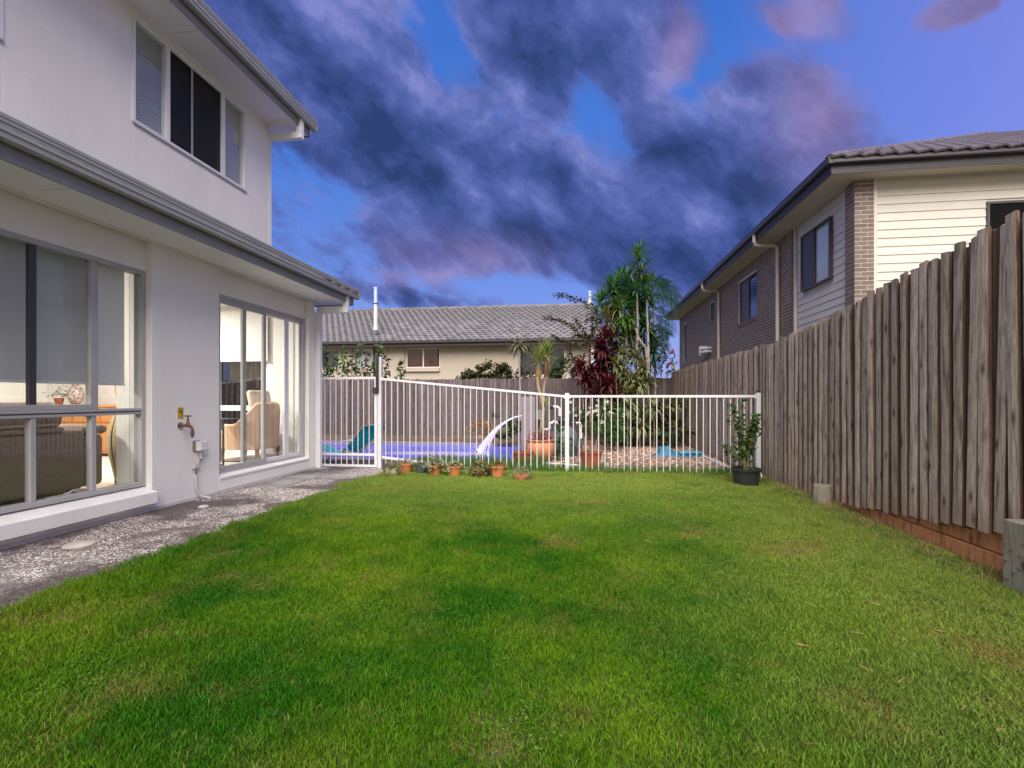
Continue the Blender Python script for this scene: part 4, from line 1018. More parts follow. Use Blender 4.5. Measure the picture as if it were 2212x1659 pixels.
for z in (.2, 1.42):
    put('hinge', MB().box(gx0 - .045, gx0 + .012, Y0 - .045, Y0 - .0205, z - .06, z + .06).box(gx0 - .03, gx0 - .005, Y0 - .0455, Y0 - .03, z - .09, z + .09), 'black_plastic', PG, bevel=.008)
put('latch_rod', MB().tube([(gx1 + .022, Y0 - .055, 1.34), (gx1 + .022, Y0 - .055, 1.97)], .026, 10), 'black_plastic', PG, smooth=True)
put('latch', MB().box(gx1 - .06, gx1 + .045, Y0 - .07, Y0 - .0205, 1.30, 1.40), 'black_plastic', PG, bevel=.006)
PF = thing('pool_fence', 'white metal pool fence with round pickets across the end of the lawn', 'fence', (-.5, Y0, 0))
def post(x, z1, z0=-.1, w=.033, cap=True, label=None):
    o = put('post', MB().box(x - w, x + w, Y0 - w, Y0 + w, z0, z1), 'post_white', PF, bevel=.004, label=label)
    if cap: put('cap', MB().box(x - w - .002, x + w + .002, Y0 - w - .002, Y0 + w + .002, z1 + .0005, z1 + .012).lathe([(.03, .012), (.028, .028), (.01, .034)], 14, (x, Y0, z1)), 'black_plastic', o, bevel=.003)
    return o
xa, xb, xc = wx(820.8, Y0), wx(1225, Y0), wx(1637.5, Y0)
post(gx0 - .055, 1.60, label='narrow post carrying the gate hinges', w=.025); post(xa + .0, 1.93, label='tall post beside the gate latch'); post(xb, 1.30); post(xc, 1.30)
nA = 30
zt = lambda x: 1.565 + (x - xa) / (xb - xa) * (1.262 - 1.565)
def slope_rail(xs, xe, za, zb, t=.016, h=.038):
    mb = MB(); i = 0
    mb.v += [(xs, Y0 - t, za - h), (xe, Y0 - t, zb - h), (xe, Y0 + t, zb - h), (xs, Y0 + t, za - h), (xs, Y0 - t, za), (xe, Y0 - t, zb), (xe, Y0 + t, zb), (xs, Y0 + t, za)]
    for q_ in ((3, 2, 1, 0), (4, 5, 6, 7), (0, 1, 5, 4), (1, 2, 6, 5), (2, 3, 7, 6), (3, 0, 4, 7)): mb.f.append(q_)
    put('rail', mb, 'white_metal', PF, bevel=.002)
slope_rail(xa + .035, xb - .034, zt(xa), zt(xb)); slope_rail(xb + .034, xc - .034, 1.262, 1.262)
bz_ = lambda x: .215 + (x - xa) / (xb - xa) * (-.13 - .215)
slope_rail(xa + .035, xb - .034, bz_(xa), bz_(xb)); slope_rail(xb + .034, xc - .034, -.05, -.05)
for x, z in ((xb, 1.245), (xc, 1.245), (xa, 1.55)):
    put('bracket', MB().box(x - .055, x - .0335, Y0 - .022, Y0 + .022, z - .035, z + .025).box(x + .0335, x + .055, Y0 - .022, Y0 + .022, z - .035, z + .025) if x != xc else MB().box(x - .055, x - .0335, Y0 - .022, Y0 + .022, z - .035, z + .025), 'white_metal', PF)
for k in range(30):
    u = 633.6 + (575 + (1668 - 575) * k / 29) * .347; x = wx(u, Y0)
    put('picket', MB().tube([(x, Y0, max(-.04, bz_(x) - .12)), (x, Y0, zt(x) - .0385)], .008, 8), 'white_metal', PF, smooth=True)
for k in range(28):
    x = xb + (xc - xb) * (k + 1) / 29
    put('picket', MB().tube([(x, Y0, -.02), (x, Y0, 1.2235)], .008, 8), 'white_metal', PF, smooth=True)

# ================================================================== RIGHT HOUSE
RH = thing('brick_house', 'two storey brick and weatherboard house beyond the right fence', 'house', (9, 18, 0))
XS = 5.35; YF = 10.3; ZSo = 5.50; YFar = 26.9; XGut = 4.64; YGut = 9.81
Yp = 10.64; Yb2 = 13.16; Yr = 13.16 + .42
bw = MB()
bw.box(XS + .004, XS + .2, YF + .004, Yp, 0, ZSo); bw.box(XS + .2, 5.76, YF + .004, YF + .2, 0, ZSo)       # corner pier backing
winb = [(wy(1634.4, XS), wy(1596, XS), 3.72, 5.10), (wy(1542, XS), wy(1534, XS), 4.36, 5.12), (wy(1482.6, XS), wy(1476.6, XS), 3.1, 5.0)]
# brick wall backing with openings
ycur = Yb2
for (a, b, z0, z1) in winb:
    bw.box(XS + .004, XS + .2, ycur, a, 0, ZSo); bw.box(XS + .004, XS + .2, a, b, 0, z0); bw.box(XS + .004, XS + .2, a, b, z1, ZSo); ycur = b
bw.box(XS + .004, XS + .2, ycur, YFar - .012, 0, ZSo); bw.box(XS + .2, 12, YFar - .2, YFar - .012, 0, ZSo)
bwall = put('brick_wall', bw, 'mortar', RH)
BH, BL, BT = .073, .229, .012; CH = .086; CL = .240
def in_open(y, z, L):
    for (a, b, z0, z1) in winb:
        if y + L / 2 > a + .005 and y - L / 2 < b - .005 and z + BH > z0 and z < z1: return True
    return False
brick_me = MB().box(0, .03, -BL / 2, BL / 2, 0, BH).mesh('brick', 'brick_taupe')
brick_half = MB().box(0, .03, -.055, .055, 0, BH).mesh('brick', 'brick_taupe')
brick_fr = MB().box(-BL / 2, BL / 2, 0, .03, 0, BH).mesh('brick', 'brick_taupe')
brick_frh = MB().box(-.055, .055, 0, .03, 0, BH).mesh('brick', 'brick_taupe')
nb_ = 0; rest = MB()
course = []
z = ZSo - CH; row = 0; rows = []
while z > 1.9: rows.append((row, z)); z -= CH; row += 1
for row, z in rows:                                   # corner pier
    if z > 3.0:
        if row % 2 == 0:
            inst('brick', brick_fr, RH, (XS + BL / 2, YF, z)); inst('brick', brick_frh, RH, (XS + BL + .010 + .055, YF, z)); inst('brick', brick_half, RH, (XS, YF + .03 + .055 + .0, z)); inst('brick', brick_me, RH, (XS, YF + .03 + .12 + BL / 2 - .03, z), scale=(1, .85, 1)); nb_ += 4
        else:
            inst('brick', brick_frh, RH, (XS + .055, YF, z)); inst('brick', brick_fr, RH, (XS + .12 + BL / 2, YF, z)); inst('brick', brick_me, RH, (XS, YF + .032 + BL / 2 * .85, z), scale=(1, .85, 1)); inst('brick', brick_half, RH, (XS, YF + .032 + .205 + .055, z)); nb_ += 4
for row, z in rows:                                   # long wall and its return beside the cladding
    y = Yb2 + (0.003 if row % 2 == 0 else -.117)
    yy = y
    while yy < YFar - .05:
        ya, yb = max(yy, Yb2 + .003), min(yy + BL, YFar)
        segs = [(ya, yb)]
        for (a, b, z0, z1) in winb:
            if z + BH > z0 and z < z1:
                ns = []
                for (p0, p1) in segs:
                    if p1 <= a or p0 >= b: ns.append((p0, p1))
                    else:
                        if p0 < a - .02: ns.append((p0, a - .002))
                        if p1 > b + .02: ns.append((b + .002, p1))
                segs = ns
        for (p0, p1) in segs:
            L = p1 - p0
            if L < .03: continue
            if nb_ < 298 and yy < 15.2 and z > 3.0:
                inst('brick', brick_me, RH, (XS + rp.uniform(-.002, .002), (p0 + p1) / 2, z), scale=(1, L / BL, 1)); nb_ += 1
            else:
                dx = rp.uniform(-.002, .002); rest.box(XS + dx, XS + .03, p0, p1, z, z + BH)
        yy += CL
# return face of the brick wall seen edge-on beside the cladding
for row, z in rows: rest.box(XS + .001, XS + .11, Yb2 - .09, Yb2 - .001, z, z + BH)
put('brickwork', rest, 'brick_taupe', RH, kind='stuff', label='remaining taupe bricks of the long side wall')
put('corner_trim', MB().box(XS + .02, XS + .075, Yb2 - .155, Yb2 - .092, 2.0, ZSo), 'board_cream', RH)
# weatherboards, side and front
XC = XS + .07
put('cladding_backing', MB().box(XC + .03, XC + .2, Yp, Yb2 - .09, 0, ZSo), 'mortar', RH)
WW = (wy(1798.8, XC), wy(1735.6, XC), 3.80, 5.14)
z = ZSo; k = 0
def board_y(y0_, y1_, z0, z1):
    mb = MB(); i = 0
    mb.prism([(0, 0), (-.020, .0), (-.020, .006), (-.006, z1 - z0), (0, z1 - z0)], 'y', y0_, y1_); return mb.mesh('weatherboard', 'board_cream')
EXPO = .165
while z > 1.9:
    z0 = z - EXPO
    parts = [(Yp + .002, Yb2 - .156)]
    if z0 < WW[3] and z > WW[2]: parts = [(Yp + .002, WW[0] - .002), (WW[1] + .002, Yb2 - .156)]
    for a, b in parts:
        me = board_y(a, b, z0, z); inst('weatherboard', me, RH, (XC + .028, 0, z0))
    z -= EXPO
YC = YF + .05
put('front_wall', MB().box(5.761, 16, YC + .022, YC + .2, 0, ZSo), 'mortar', RH)
z = ZSo; fx0 = wx(2130, YC)
FW = (wx(1440 + 1980 * .349, YC), wx(1440 + 1980 * .349, YC) + 1.6, 3.3, 4.95)
def board_x(x0_, x1_, h):
    return MB().prism([(0, 0), (-.020, .0), (-.020, .006), (-.006, h), (0, h)], 'x', x0_, x1_).mesh('weatherboard', 'board_cream')
while z > 1.9:
    z0 = z - EXPO; parts = [(5.762, 16)]
    if z0 < FW[3] and z > FW[2]: parts = [(5.762, FW[0] - .002), (FW[1] + .002, 16)]
    for a, b in parts: inst('weatherboard', board_x(a, b, EXPO), RH, (0, YC + .021, z0))
    z -= EXPO
# windows
def side_window(ya, yb, z0, z1, X, split, sill=True, curtain=False, deep=.07):
    f = MB(); rect_frame(f, X - .0 + deep - .04, X + deep + .03, ya, yb, z0, z1, .04); f.box(X + deep - .03, X + deep + .025, split - .02, split + .02, z0 + .04, z1 - .04)
    wn_ = put('window', f, 'frame_bronze', RH)
    put('pane', MB().box(X + deep, X + deep + .004, ya + .04, split - .02, z0 + .04, z1 - .04), 'glass' if curtain else 'glass_dim', wn_)
    put('insect_screen', MB().box(X + deep - .012, X + deep - .01, split + .02, yb - .04, z0 + .04, z1 - .04), 'screen_dark', wn_)
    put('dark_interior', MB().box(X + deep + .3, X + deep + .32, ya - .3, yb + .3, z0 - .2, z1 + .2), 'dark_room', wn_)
    if curtain:
        cmx = MB(); n_ = 16
        for i in range(n_):
            a = ya + (split - ya) * i / n_; b = ya + (split - ya) * (i + 1) / n_; cmx.quad((X + deep + .03 + .02 * (i % 2), a, z0), (X + deep + .03 + .02 * ((i + 1) % 2), b, z0), (X + deep + .03 + .02 * ((i + 1) % 2), b, z1), (X + deep + .03 + .02 * (i % 2), a, z1))
        put('curtain', cmx, 'blind_white', wn_)
    if sill:
        n_ = max(2, int((yb - ya) / .086)); sm_ = MB().box(-.045, .06, -.037, .037, -.10, 0).mesh('sill_brick', 'brick_taupe')
        for i in range(n_): inst('sill_brick', sm_, wn_, (X, ya + (i + .5) * (yb - ya) / n_, z0 + .0), (0, RAD(-12), 0))
side_window(WW[0], WW[1], WW[2], WW[3], XC - .06, (WW[0] + WW[1]) / 2 + .05, False, True, .03)
for (a, b, z0, z1) in winb: side_window(a, b, z0, z1, XS, (a + b) / 2, z0 > 3.2)
f = MB(); rect_frame_y(f, YC - .02, YC + .06, FW[0], FW[1], FW[2], FW[3], .045)
wn_ = put('window', f, 'frame_bronze', RH); put('insect_screen', MB().box(FW[0] + .045, FW[1] - .045, YC - .002, YC + .0, FW[2] + .045, FW[3] - .045), 'glass_screen', wn_)
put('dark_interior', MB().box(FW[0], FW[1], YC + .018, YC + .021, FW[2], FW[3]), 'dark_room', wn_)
# eaves
put('soffit', MB().box(XGut + .13, XS + .3, YGut + .13, YFar + .45, ZSo, ZSo + .012), 'cream_soffit', RH)
put('soffit', MB().box(XS + .301, 17, YGut + .13, YF + .35, ZSo + .0, ZSo + .012), 'cream_soffit', RH)
put('cornice', MB().box(XS - .018, XS - .001, YF + .0, YFar, ZSo - .02, ZSo - .001).box(XS - .018, 16, YF - .018, YF - .001, ZSo - .02, ZSo - .001), 'cream_soffit', RH)
ZGt = 5.76
prof = [(0, -.20), (.02, -.20), (.02, -.17), (.024, -.17), (.024, -.14), (.02, -.137), (.02, -.12), (-.10, -.11), (-.125, -.09), (-.125, -.05), (-.115, -.045), (-.115, -.01), (-.125, 0), (-.112, 0), (-.10, -.09), (.0, -.09)]
put('fascia', MB().box(XGut + .105, XGut + .128, YGut + .106, YFar + .45, ZSo - .03, ZGt - .03), 'dark_fascia', RH)
put('fascia', MB().box(XGut + .105, 17, YGut + .105, YGut + .1275, ZSo - .03, ZGt - .03), 'dark_fascia', RH)
for dz in (.02, .055, .09): put('fascia_bead', MB().box(XGut + .098, XGut + .1045, YGut + .1, YFar + .45, ZSo + dz - .03, ZSo + dz - .018).box(XGut + .105, 17, YGut + .098, YGut + .1045, ZSo + dz - .03, ZSo + dz - .018), 'dark_gutter', RH)
gp_ = [(0, -.13), (.085, -.13), (.085, -.12), (.10, -.12), (.10, 0.0), (.088, .0), (.088, -.02), (.012, -.10), (.012, 0), (0, 0)]
def gprof(): return [(.104, -.125), (.02, -.13), (.0, -.11), (.0, -.055), (.008, -.05), (.008, -.012), (.0, -.006), (.0, .0), (.014, .0), (.014, -.10), (.09, -.115), (.104, -.03)]
put('gutter', MB().prism([(XGut + a, ZGt + b) for a, b in gprof()], 'y', YGut, YFar + .45), 'dark_gutter', RH)
put('gutter', MB().prism([(YGut + a, ZGt + b) for a, b in gprof()], 'x', XGut + .001, 17), 'dark_gutter', RH)
# roof
PT = .51; zr = ZGt - .03
rr = MB(); Lr = 11.0
rr.quad((XGut + .06, YGut + .06, zr), (24, YGut + .06, zr), (24, YGut + .06 + Lr, zr + Lr * PT), (XGut + .06 + Lr, YGut + .06 + Lr, zr + Lr * PT))
rr.quad((XGut + .06, YGut + .06, zr), (XGut + .06 + Lr, YGut + .06 + Lr, zr + Lr * PT), (XGut + .06 + Lr, YFar - 4, zr + Lr * PT), (XGut + .06, YFar + .45, zr))
rroof = put('roof', rr, 'tile_dark', RH)
rt_me = tile_mesh('roof_tile', 'tile_dark', .30, .35, .035)
angp = math.atan(PT); n_r = 0; restt = MB()
for row in range(39):
    s = .12 + row * .31; yv = YGut + .03 + s * cos(angp); zv = zr + s * sin(angp)
    x = XGut + .2 + (row % 2) * .15
    while x < 19:
        if x - XGut > (yv - YGut) + .05:
            if n_r < 290 and x < 11: inst('roof_tile', rt_me, rroof, (x, yv, zv), (angp, 0, 0)); n_r += 1
            else:
                mtx = Matrix.Translation((x, yv, zv)) @ Matrix.Rotation(angp, 4, 'X'); i = len(restt.v)
                restt.v += [tuple(mtx @ v_.co) for v_ in rt_me.vertices]; restt.f += [tuple(i + q_ for q_ in p_.vertices) for p_ in rt_me.polygons]
        x += .30
put('tile_field', restt, 'tile_dark', rroof, kind='stuff', recalc=False)
hc = MB().tube([(-.22, 0, 0), (.22, 0, .018)], [.085, .10], 10).mesh('hip_cap', 'tile_dark')
for k in range(40):
    t = .12 + k * .27
    inst('hip_cap', hc, rroof, (XGut + .08 + t, YGut + .08 + t, zr + .02 + t * PT), (0, -math.atan(PT / sqrt(2)), pi / 4))
# downpipes on the brick house
def rdown(u_wall, u_gut, zlow):
    yg = wy(u_gut, XGut + .05); yw = wy(u_wall, XS - .07)
    y_ = yw
    P_ = [(XGut + .06, y_, ZGt - .12), (XGut + .06, y_, ZGt - .33), (XGut + .09, y_, ZGt - .39), (XGut + .15, y_, ZGt - .42), (XS - .15, y_, ZGt - .44), (XS - .09, y_, ZGt - .46), (XS - .065, y_, ZGt - .53), (XS - .065, y_, zlow)]
    d = put('downpipe', MB().tube(P_, .047, 12), 'cream_pipe', RH, smooth=True)
    put('clip', MB().box(XS - .066, XS - .001, y_ - .065, y_ - .05, 5.05, 5.07).box(XS - .066, XS - .001, y_ - .065, y_ - .05, 2.86, 2.88), 'cream_pipe', d)
rdown(1679, 1625, .5); rdown(1552, 1515, .5)
uy = wy(1527, XS)
wu = thing('wall_unit', 'small grey wall box with two white rolled covers on the brick wall', 'wall unit', (XS - .1, uy, 2.8))
zb_ = CAM_H + (862 - 758) * (-XS * SY + uy * CY) / F_
put('housing', MB().box(XS - .30, XS - .001, uy - .12, uy + .12, zb_ - .2, zb_ + .2), 'pvc_white', wu, bevel=.02)
for dz in (-.08, .06): put('rolled_cover', MB().tube([(XS - .28, uy - .14, zb_ + dz), (XS - .02, uy - .75, zb_ + dz)], .05, 10), 'pvc_white', wu, smooth=True)
put('bracket', MB().box(XS - .25, XS - .001, uy - .6, uy - .57, zb_ - .2, zb_ - .17), 'frame_dark', wu)

# ================================================================== REAR HOUSE
BHs = thing('tiled_house', 'low cream house with a wavy grey tiled roof behind the pool', 'house', (-3, 22, .3))
YW = 20.4; YG = 19.75; ZG = 3.70; ZSb = 3.5; XR = wx(1304, 19.75); XL = -16
ups = lambda u: wx(u, YW)
dfy = lambda u, v: CAM_H + (862 - v) * (YW / (CY + (u - 1106) / F_ * SY)) / F_
Zw1 = dfy(900, 752); Zw0 = dfy(900, 794)
wins = [(ups(690), ups(732), Zw0, Zw1), (ups(765), ups(806), Zw0, Zw1), (ups(878), ups(950), Zw0, Zw1), (ups(1122), ups(1220), dfy(1170, 811), Zw1)]
bw = MB(); xc_ = XL
for (a, b, z0, z1) in wins:
    bw.box(xc_, a, YW, YW + .2, .3, ZSb + .1); bw.box(a, b, YW, YW + .2, .3, z0); bw.box(a, b, YW, YW + .2, z1, ZSb + .1); xc_ = b
XRw = ups(1283)
bw.box(xc_, XRw, YW, YW + .2, .3, ZSb + .1); bw.box(XRw - .2, XRw, YW + .2, 28, .3, ZSb + .1)
put('wall', bw, 'cream_render', BHs)
# shallow rendered bays
bays = MB()
for a, b in ((ups(732) + .02, ups(761)), (ups(812), ups(874)), ): bays.box(a, b, YW - .06, YW - .001, .3, ZSb)
bays.box(wins[2][0] - .1, wins[2][1] + .0, YW - .10, YW - .001, dfy(900, 803), dfy(900, 795))
put('wall_bay', bays, 'cream_render', BHs, bevel=.01)
put('corner_post', MB().box(XRw - .12, XRw - .0, YW - .3, YW - .18, .3, ZSb - .001), 'frame_white', BHs)
for i, (a, b, z0, z1) in enumerate(wins):
    f = MB(); rect_frame_y(f, YW - .0 + .02, YW + .08, a, b, z0, z1, .03)
    if i in (1, 2): f.box((a + b) / 2 - .025, (a + b) / 2 + .025, YW + .025, YW + .075, z0 + .03, z1 - .03)
    wn_ = put('window', f, 'frame_white', BHs)
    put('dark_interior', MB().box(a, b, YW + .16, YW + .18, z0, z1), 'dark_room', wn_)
    if i in (1, 2):
        sm_ = MB().box(a + .04, b - .04, -.012, .012, -.016, .016).mesh('blind_slat', 'slat_white' if i == 1 else 'slat_brown'); z = z0 + .05
        while z < z1 - .04: inst('blind_slat', sm_, wn_, (0, YW + .11, z), (RAD(35), 0, 0)); z += .042
        if i == 2: 
            pass
    if i == 0: put('insect_screen', MB().box(a + .03, b - .03, YW + .10, YW + .105, z0 + .03, z1 - .03), 'screen_dark', wn_)
    put('pane', MB().box(a + .03, b - .03, YW + .05, YW + .054, z0 + .03, z1 - .03), 'glass', wn_)
put('soffit', MB().box(XL, XR, YG + .12, YW + .1, ZSb, ZSb + .012), 'cream_soffit', BHs)
put('fascia', MB().box(XL, XR, YG + .10, YG + .118, ZSb - .03, ZG - .02), 'brown_metal', BHs)
put('gutter', MB().prism([(YG + a, ZG + b) for a, b in gprof()], 'x', XL, XR), 'dark_gutter', BHs)
dr = 4.5; rise = 5.84 - 3.68; pz = math.atan(rise / dr)
rr = MB(); zr = 3.66
rr.quad((XL, YG + .05, zr), (XR - .02, YG + .05, zr), (XR - .02 - .3, YG + .05 + dr, zr + rise), (XL, YG + .05 + dr, zr + rise)); rr.quad((XL, YG + .05 + dr, zr + rise), (XR - .32, YG + .05 + dr, zr + rise), (XR, YG + 2 * dr, zr), (XL, YG + 2 * dr, zr))
rr.tri((XR - .02, YG + .05, zr), (XR, YG + 2 * dr, zr), (XR - .32, YG + .05 + dr, zr + rise))
broof = put('roof', rr, 'tile_grey', BHs)
tme = tile_mesh('roof_tile', 'tile_grey', .30, .33, .036, lip=.062)
LS = sqrt(dr * dr + rise * rise); nrow = 17; gauge = LS / nrow; ntile = 0; restt = MB()
for row in range(nrow):
    s = (row + .5) * gauge; yv = YG + .03 + s * cos(pz); zv = zr + .0 + s * sin(pz)
    xend = XR - .12 - .3 * row / nrow
    x = -15.9 + (row % 2) * .15
    while x < xend:
        if ntile < 299 and -8.8 < x < 1.2 and row < 9:
            inst('roof_tile', tme, broof, (x, yv + rp.uniform(-.004, .004), zv + rp.uniform(-.003, .003)), (pz, 0, RAD(rp.uniform(-.4, .4)))); ntile += 1
        else:
            mtx = Matrix.Translation((x, yv, zv + rp.uniform(-.003, .003))) @ Matrix.Rotation(pz, 4, 'X'); i = len(restt.v)
            restt.v += [tuple(mtx @ v_.co) for v_ in tme.vertices]; restt.f += [tuple(i + q_ for q_ in p_.vertices) for p_ in tme.polygons]
        x += .30
put('tile_field', restt, 'tile_grey', broof, kind='stuff', recalc=False)
rc = MB().tube([(-.27, 0, 0), (.27, 0, .022)], [.095, .12], 10).mesh('ridge_cap', 'ridge_grey')
x = -15.8
while x < XR - .3: inst('ridge_cap', rc, broof, (x, YG + .05 + dr, zr + rise + .03)); x += .52
for k in range(9):
    t = k / 9; inst('ridge_cap', rc, broof, (XR - .05 - .3 * t, YG + .1 + dr * t, zr + .05 + rise * t), (0, -pz, pi / 2), (.95, .9, .9))
put('downpipe', MB().tube([(ups(809.5), YW - .06, ZSb), (ups(809.5), YW - .06, .3)], .045, 10), 'brown_metal', BHs, smooth=True)
def flue(u, vb, vt, d, lab, stays):
    p0 = pt(u, vb, d); p1 = pt(u, vt, d)
    fl = thing('roof_flue', lab, 'flue', tuple(p0), 'flues on the tiled roof')
    h = p1.z - p0.z
    put('pipe', MB().tube([(0, 0, 0), (0, 0, h * .62)], .085, 16), 'pvc_white', fl, local=True, smooth=True)
    put('collar', MB().tube([(0, 0, .02), (0, 0, .12)], .105, 16), 'pvc_white', fl, local=True)
    put('upper_pipe', MB().tube([(0, 0, h * .62), (0, 0, h - .06)], .080, 16), 'flue_blue', fl, local=True, smooth=True)
    put('cowl', MB().tube([(0, 0, h - .06), (0, 0, h)], .092, 16), 'flue_blue', fl, local=True)
    put('clamp', MB().tube([(0, 0, h * .61), (0, 0, h * .635)], .10, 16), 'frame_dark', fl, local=True)
    if stays:
        for sx in (-1, 1): put('stay', MB().tube([(.09 * sx, 0, h * .6), (.33 * sx, .0, .05)], .008, 6), 'frame_dark', fl, local=True)
flue(811.5, 714, 621, 21.3, 'white vent pipe with two stays on the tiled roof', True); flue(1274, 664, 629, 23.2, 'small blue capped pipe at the right end of the ridge', False)

# ================================================================== LEAVES AND PLANTS
def strap(name, mat, L, W_, droop, fold=.25, n=5, tip=.25):
    mb = MB(); pr = []; ang = 0; x = y = 0.0; z = 0.0
    for k in range(n + 1):
        t = k / n; wd = W_ * (.55 + .9 * t if t < .4 else (1.0 - ((t - .4) / .6) ** 1.6)) * .5
        pr.append((y, z, max(wd, .0008)))
        ang = -droop * (t ** 1.3) * 1.4; y += cos(ang) * L / n; z += sin(ang) * L / n
    for (ya, za, wa), (yb, zb, wb) in zip(pr, pr[1:]):
        mb.quad((-wa, ya, za + wa * fold), (0, ya, za), (0, yb, zb), (-wb, yb, zb + wb * fold)); mb.quad((0, ya, za), (wa, ya, za + wa * fold), (wb, yb, zb + wb * fold), (0, yb, zb))
    me = mb.mesh(name, mat); me.polygons.foreach_set('use_smooth', [True] * len(me.polygons)); return me
LM = {}
def leafset(mat, L, W_, droops):
    k = (mat, L, W_)
    if k not in LM: LM[k] = [strap('leaf', mat, L, W_, d) for d in droops]
    return LM[k]
rv = random.Random(77)
def rosette(par, c, n, mats, L, W_, droops, emin=-25, emax=85, axis=(0, 0), js=.25):
    W_ = W_ * 1.5; n = int(n * 1.3); L = L * 1.2
    c = Vector(c); sets = [leafset(m_, L, W_, droops) for m_ in mats]
    for k in range(n):
        t = (k + .5) / n; e = RAD(emin + (emax - emin) * (t ** .8) + rv.uniform(-8, 8)); a = k * 2.39996 + rv.uniform(-.3, .3)
        d = Vector((cos(a) * cos(e) + axis[0], sin(a) * cos(e) + axis[1], sin(e))).normalized()
        q = d.to_track_quat('Y', 'Z'); s = rv.uniform(1 - js, 1 + js * .5)
        o = inst('leaf', rv.choice(rv.choice(sets)), par, c + Vector((0, 0, -.08 * L * (1 - t))), q.to_euler(), (s, s, s))
def plant(name, lab, cat, base, group=None): return thing(name, lab, cat, tuple(base), group)
D1 = 13.6
def P6(x, y, d=D1): return pt(1180.8 + x * .20835, 518.4 + y * .20835, d)     # 6th close-up of the photograph
def tr(par, pts_, r0, r1, mat='trunk_pale', nm='trunk'):
    # smooth the path a little
    return put(nm, MB().tube(pts_, r0, 8, r2=r1), mat, par, smooth=True)
GZ = -.03
def gnd(p): return Vector((p.x, p.y, GZ))
# tall dracaenas
T1 = plant('dracaena_tree', 'tallest dracaena with spiky green heads above the roof line', 'tree', gnd(P6(960, 1500)))
tr(T1, [gnd(P6(940, 1500)), P6(930, 1200), P6(945, 900), P6(935, 560), P6(880, 380), P6(940, 255)], .036, .026)
rosette(T1, P6(955, 190), 50, ['leaf_green', 'leaf_green_bright'], .50, .034, (.2, .5, .8), -35, 88)
rosette(T1, P6(960, 330), 38, ['leaf_green', 'leaf_olive'], .48, .034, (.3, .6), -30, 45)
rosette(T1, P6(925, 510), 44, ['leaf_green', 'leaf_teal'], .50, .034, (.3, .6, .9), -25, 85)
T2 = plant('dracaena_tree', 'left hand dracaena with two shaggy green heads over the roof', 'tree', gnd(P6(800, 1500)))
tr(T2, [gnd(P6(850, 1500)), P6(830, 1100), P6(790, 800), P6(770, 600), P6(700, 520)], .034, .026); tr(T2, [P6(830, 1100), P6(820, 900), P6(750, 740)], .03, .026, nm='limb')
rosette(T2, P6(690, 500), 50, ['leaf_green', 'leaf_green', 'leaf_teal'], .46, .036, (.2, .5, .9), -25, 85)
rosette(T2, P6(760, 420, 13.9), 34, ['leaf_green'], .42, .034, (.3, .6), -20, 85)
rosette(T2, P6(750, 700), 60, ['leaf_green', 'leaf_green', 'leaf_olive'], .58, .038, (.3, .6, 1.0), -30, 80)
rosette(T2, P6(640, 860), 44, ['leaf_olive', 'leaf_olive', 'leaf_croton'], .55, .038, (.3, .7, 1.0), -30, 80)
rosette(T2, P6(700, 980, 13.5), 40, ['leaf_olive'], .50, .038, (.5, 1.0), -30, 70)
T3 = plant('dracaena_tree', 'dracaena with a pale crooked trunk and drooping bright leaves', 'tree', gnd(P6(1050, 1500)))
tr(T3, [gnd(P6(1060, 1500)), P6(1045, 1300), P6(1030, 1130), P6(950, 1010), P6(925, 930), P6(880, 890), P6(825, 830)], .042, .032)
tr(T3, [P6(1060, 1400), P6(1050, 950), P6(1035, 600)], .036, .026, nm='limb')
rosette(T3, P6(825, 830, 13.3), 34, ['leaf_green_bright'], .42, .045, (.8, 1.3), -60, 40)
rosette(T3, P6(1030, 590), 44, ['leaf_teal', 'leaf_green'], .46, .034, (.4, .9), -30, 85)
rosette(T3, P6(900, 760, 13.9), 50, ['leaf_green', 'leaf_teal'], .5, .036, (.4, .9), -40, 85)
rosette(T3, P6(860, 960, 13.9), 60, ['leaf_green', 'leaf_olive'], .5, .036, (.4, .9), -50, 85)
rosette(T3, P6(1040, 900, 13.9), 50, ['leaf_teal', 'leaf_green'], .46, .036, (.4, .9), -50, 85)
rosette(T3, P6(1100, 1150, 13.9), 50, ['leaf_teal', 'leaf_dark'], .46, .05, (.6, 1.1), -50, 75)
def rosette_mesh(mb, c, n, L, W_, droops, emin=-45, emax=85):
    me_ = [strap('tmp', None, L, W_, d) for d in droops]
    for k in range(n):
        t = (k + .5) / n; e = RAD(emin + (emax - emin) * (t ** .8) + rv.uniform(-8, 8)); a = k * 2.39996 + rv.uniform(-.3, .3)
        d = Vector((cos(a) * cos(e), sin(a) * cos(e), sin(e))); mt = Matrix.Translation(c) @ d.to_track_quat('Y', 'Z').to_matrix().to_4x4() @ Matrix.Scale(rv.uniform(.75, 1.1), 4)
        m_ = rv.choice(me_); i = len(mb.v); mb.v += [tuple(mt @ v_.co) for v_ in m_.vertices]; mb.f += [tuple(i + q_ for q_ in p_.vertices) for p_ in m_.polygons]
mb = MB()
for (a_, b_) in ((600, 1180), (520, 1250), (640, 1290), (470, 1390), (580, 1420), (400, 1440), (700, 1420), (560, 1540), (680, 1560)):
    rosette_mesh(mb, P6(a_, b_, 13.3), 44, .44, .07, (.5, 1.0))
put('undergrowth', mb, 'leaf_red', kind='stuff', recalc=False)
mb = MB()
for k in range(30):
    rosette_mesh(mb, pt(rv.uniform(1296, 1440), rv.uniform(868, 948), rv.uniform(12.6, 13.4)), 34, .40, .055, (.7, 1.2))
put('undergrowth', mb, 'leaf_olive', kind='stuff', recalc=False)
mb = MB()
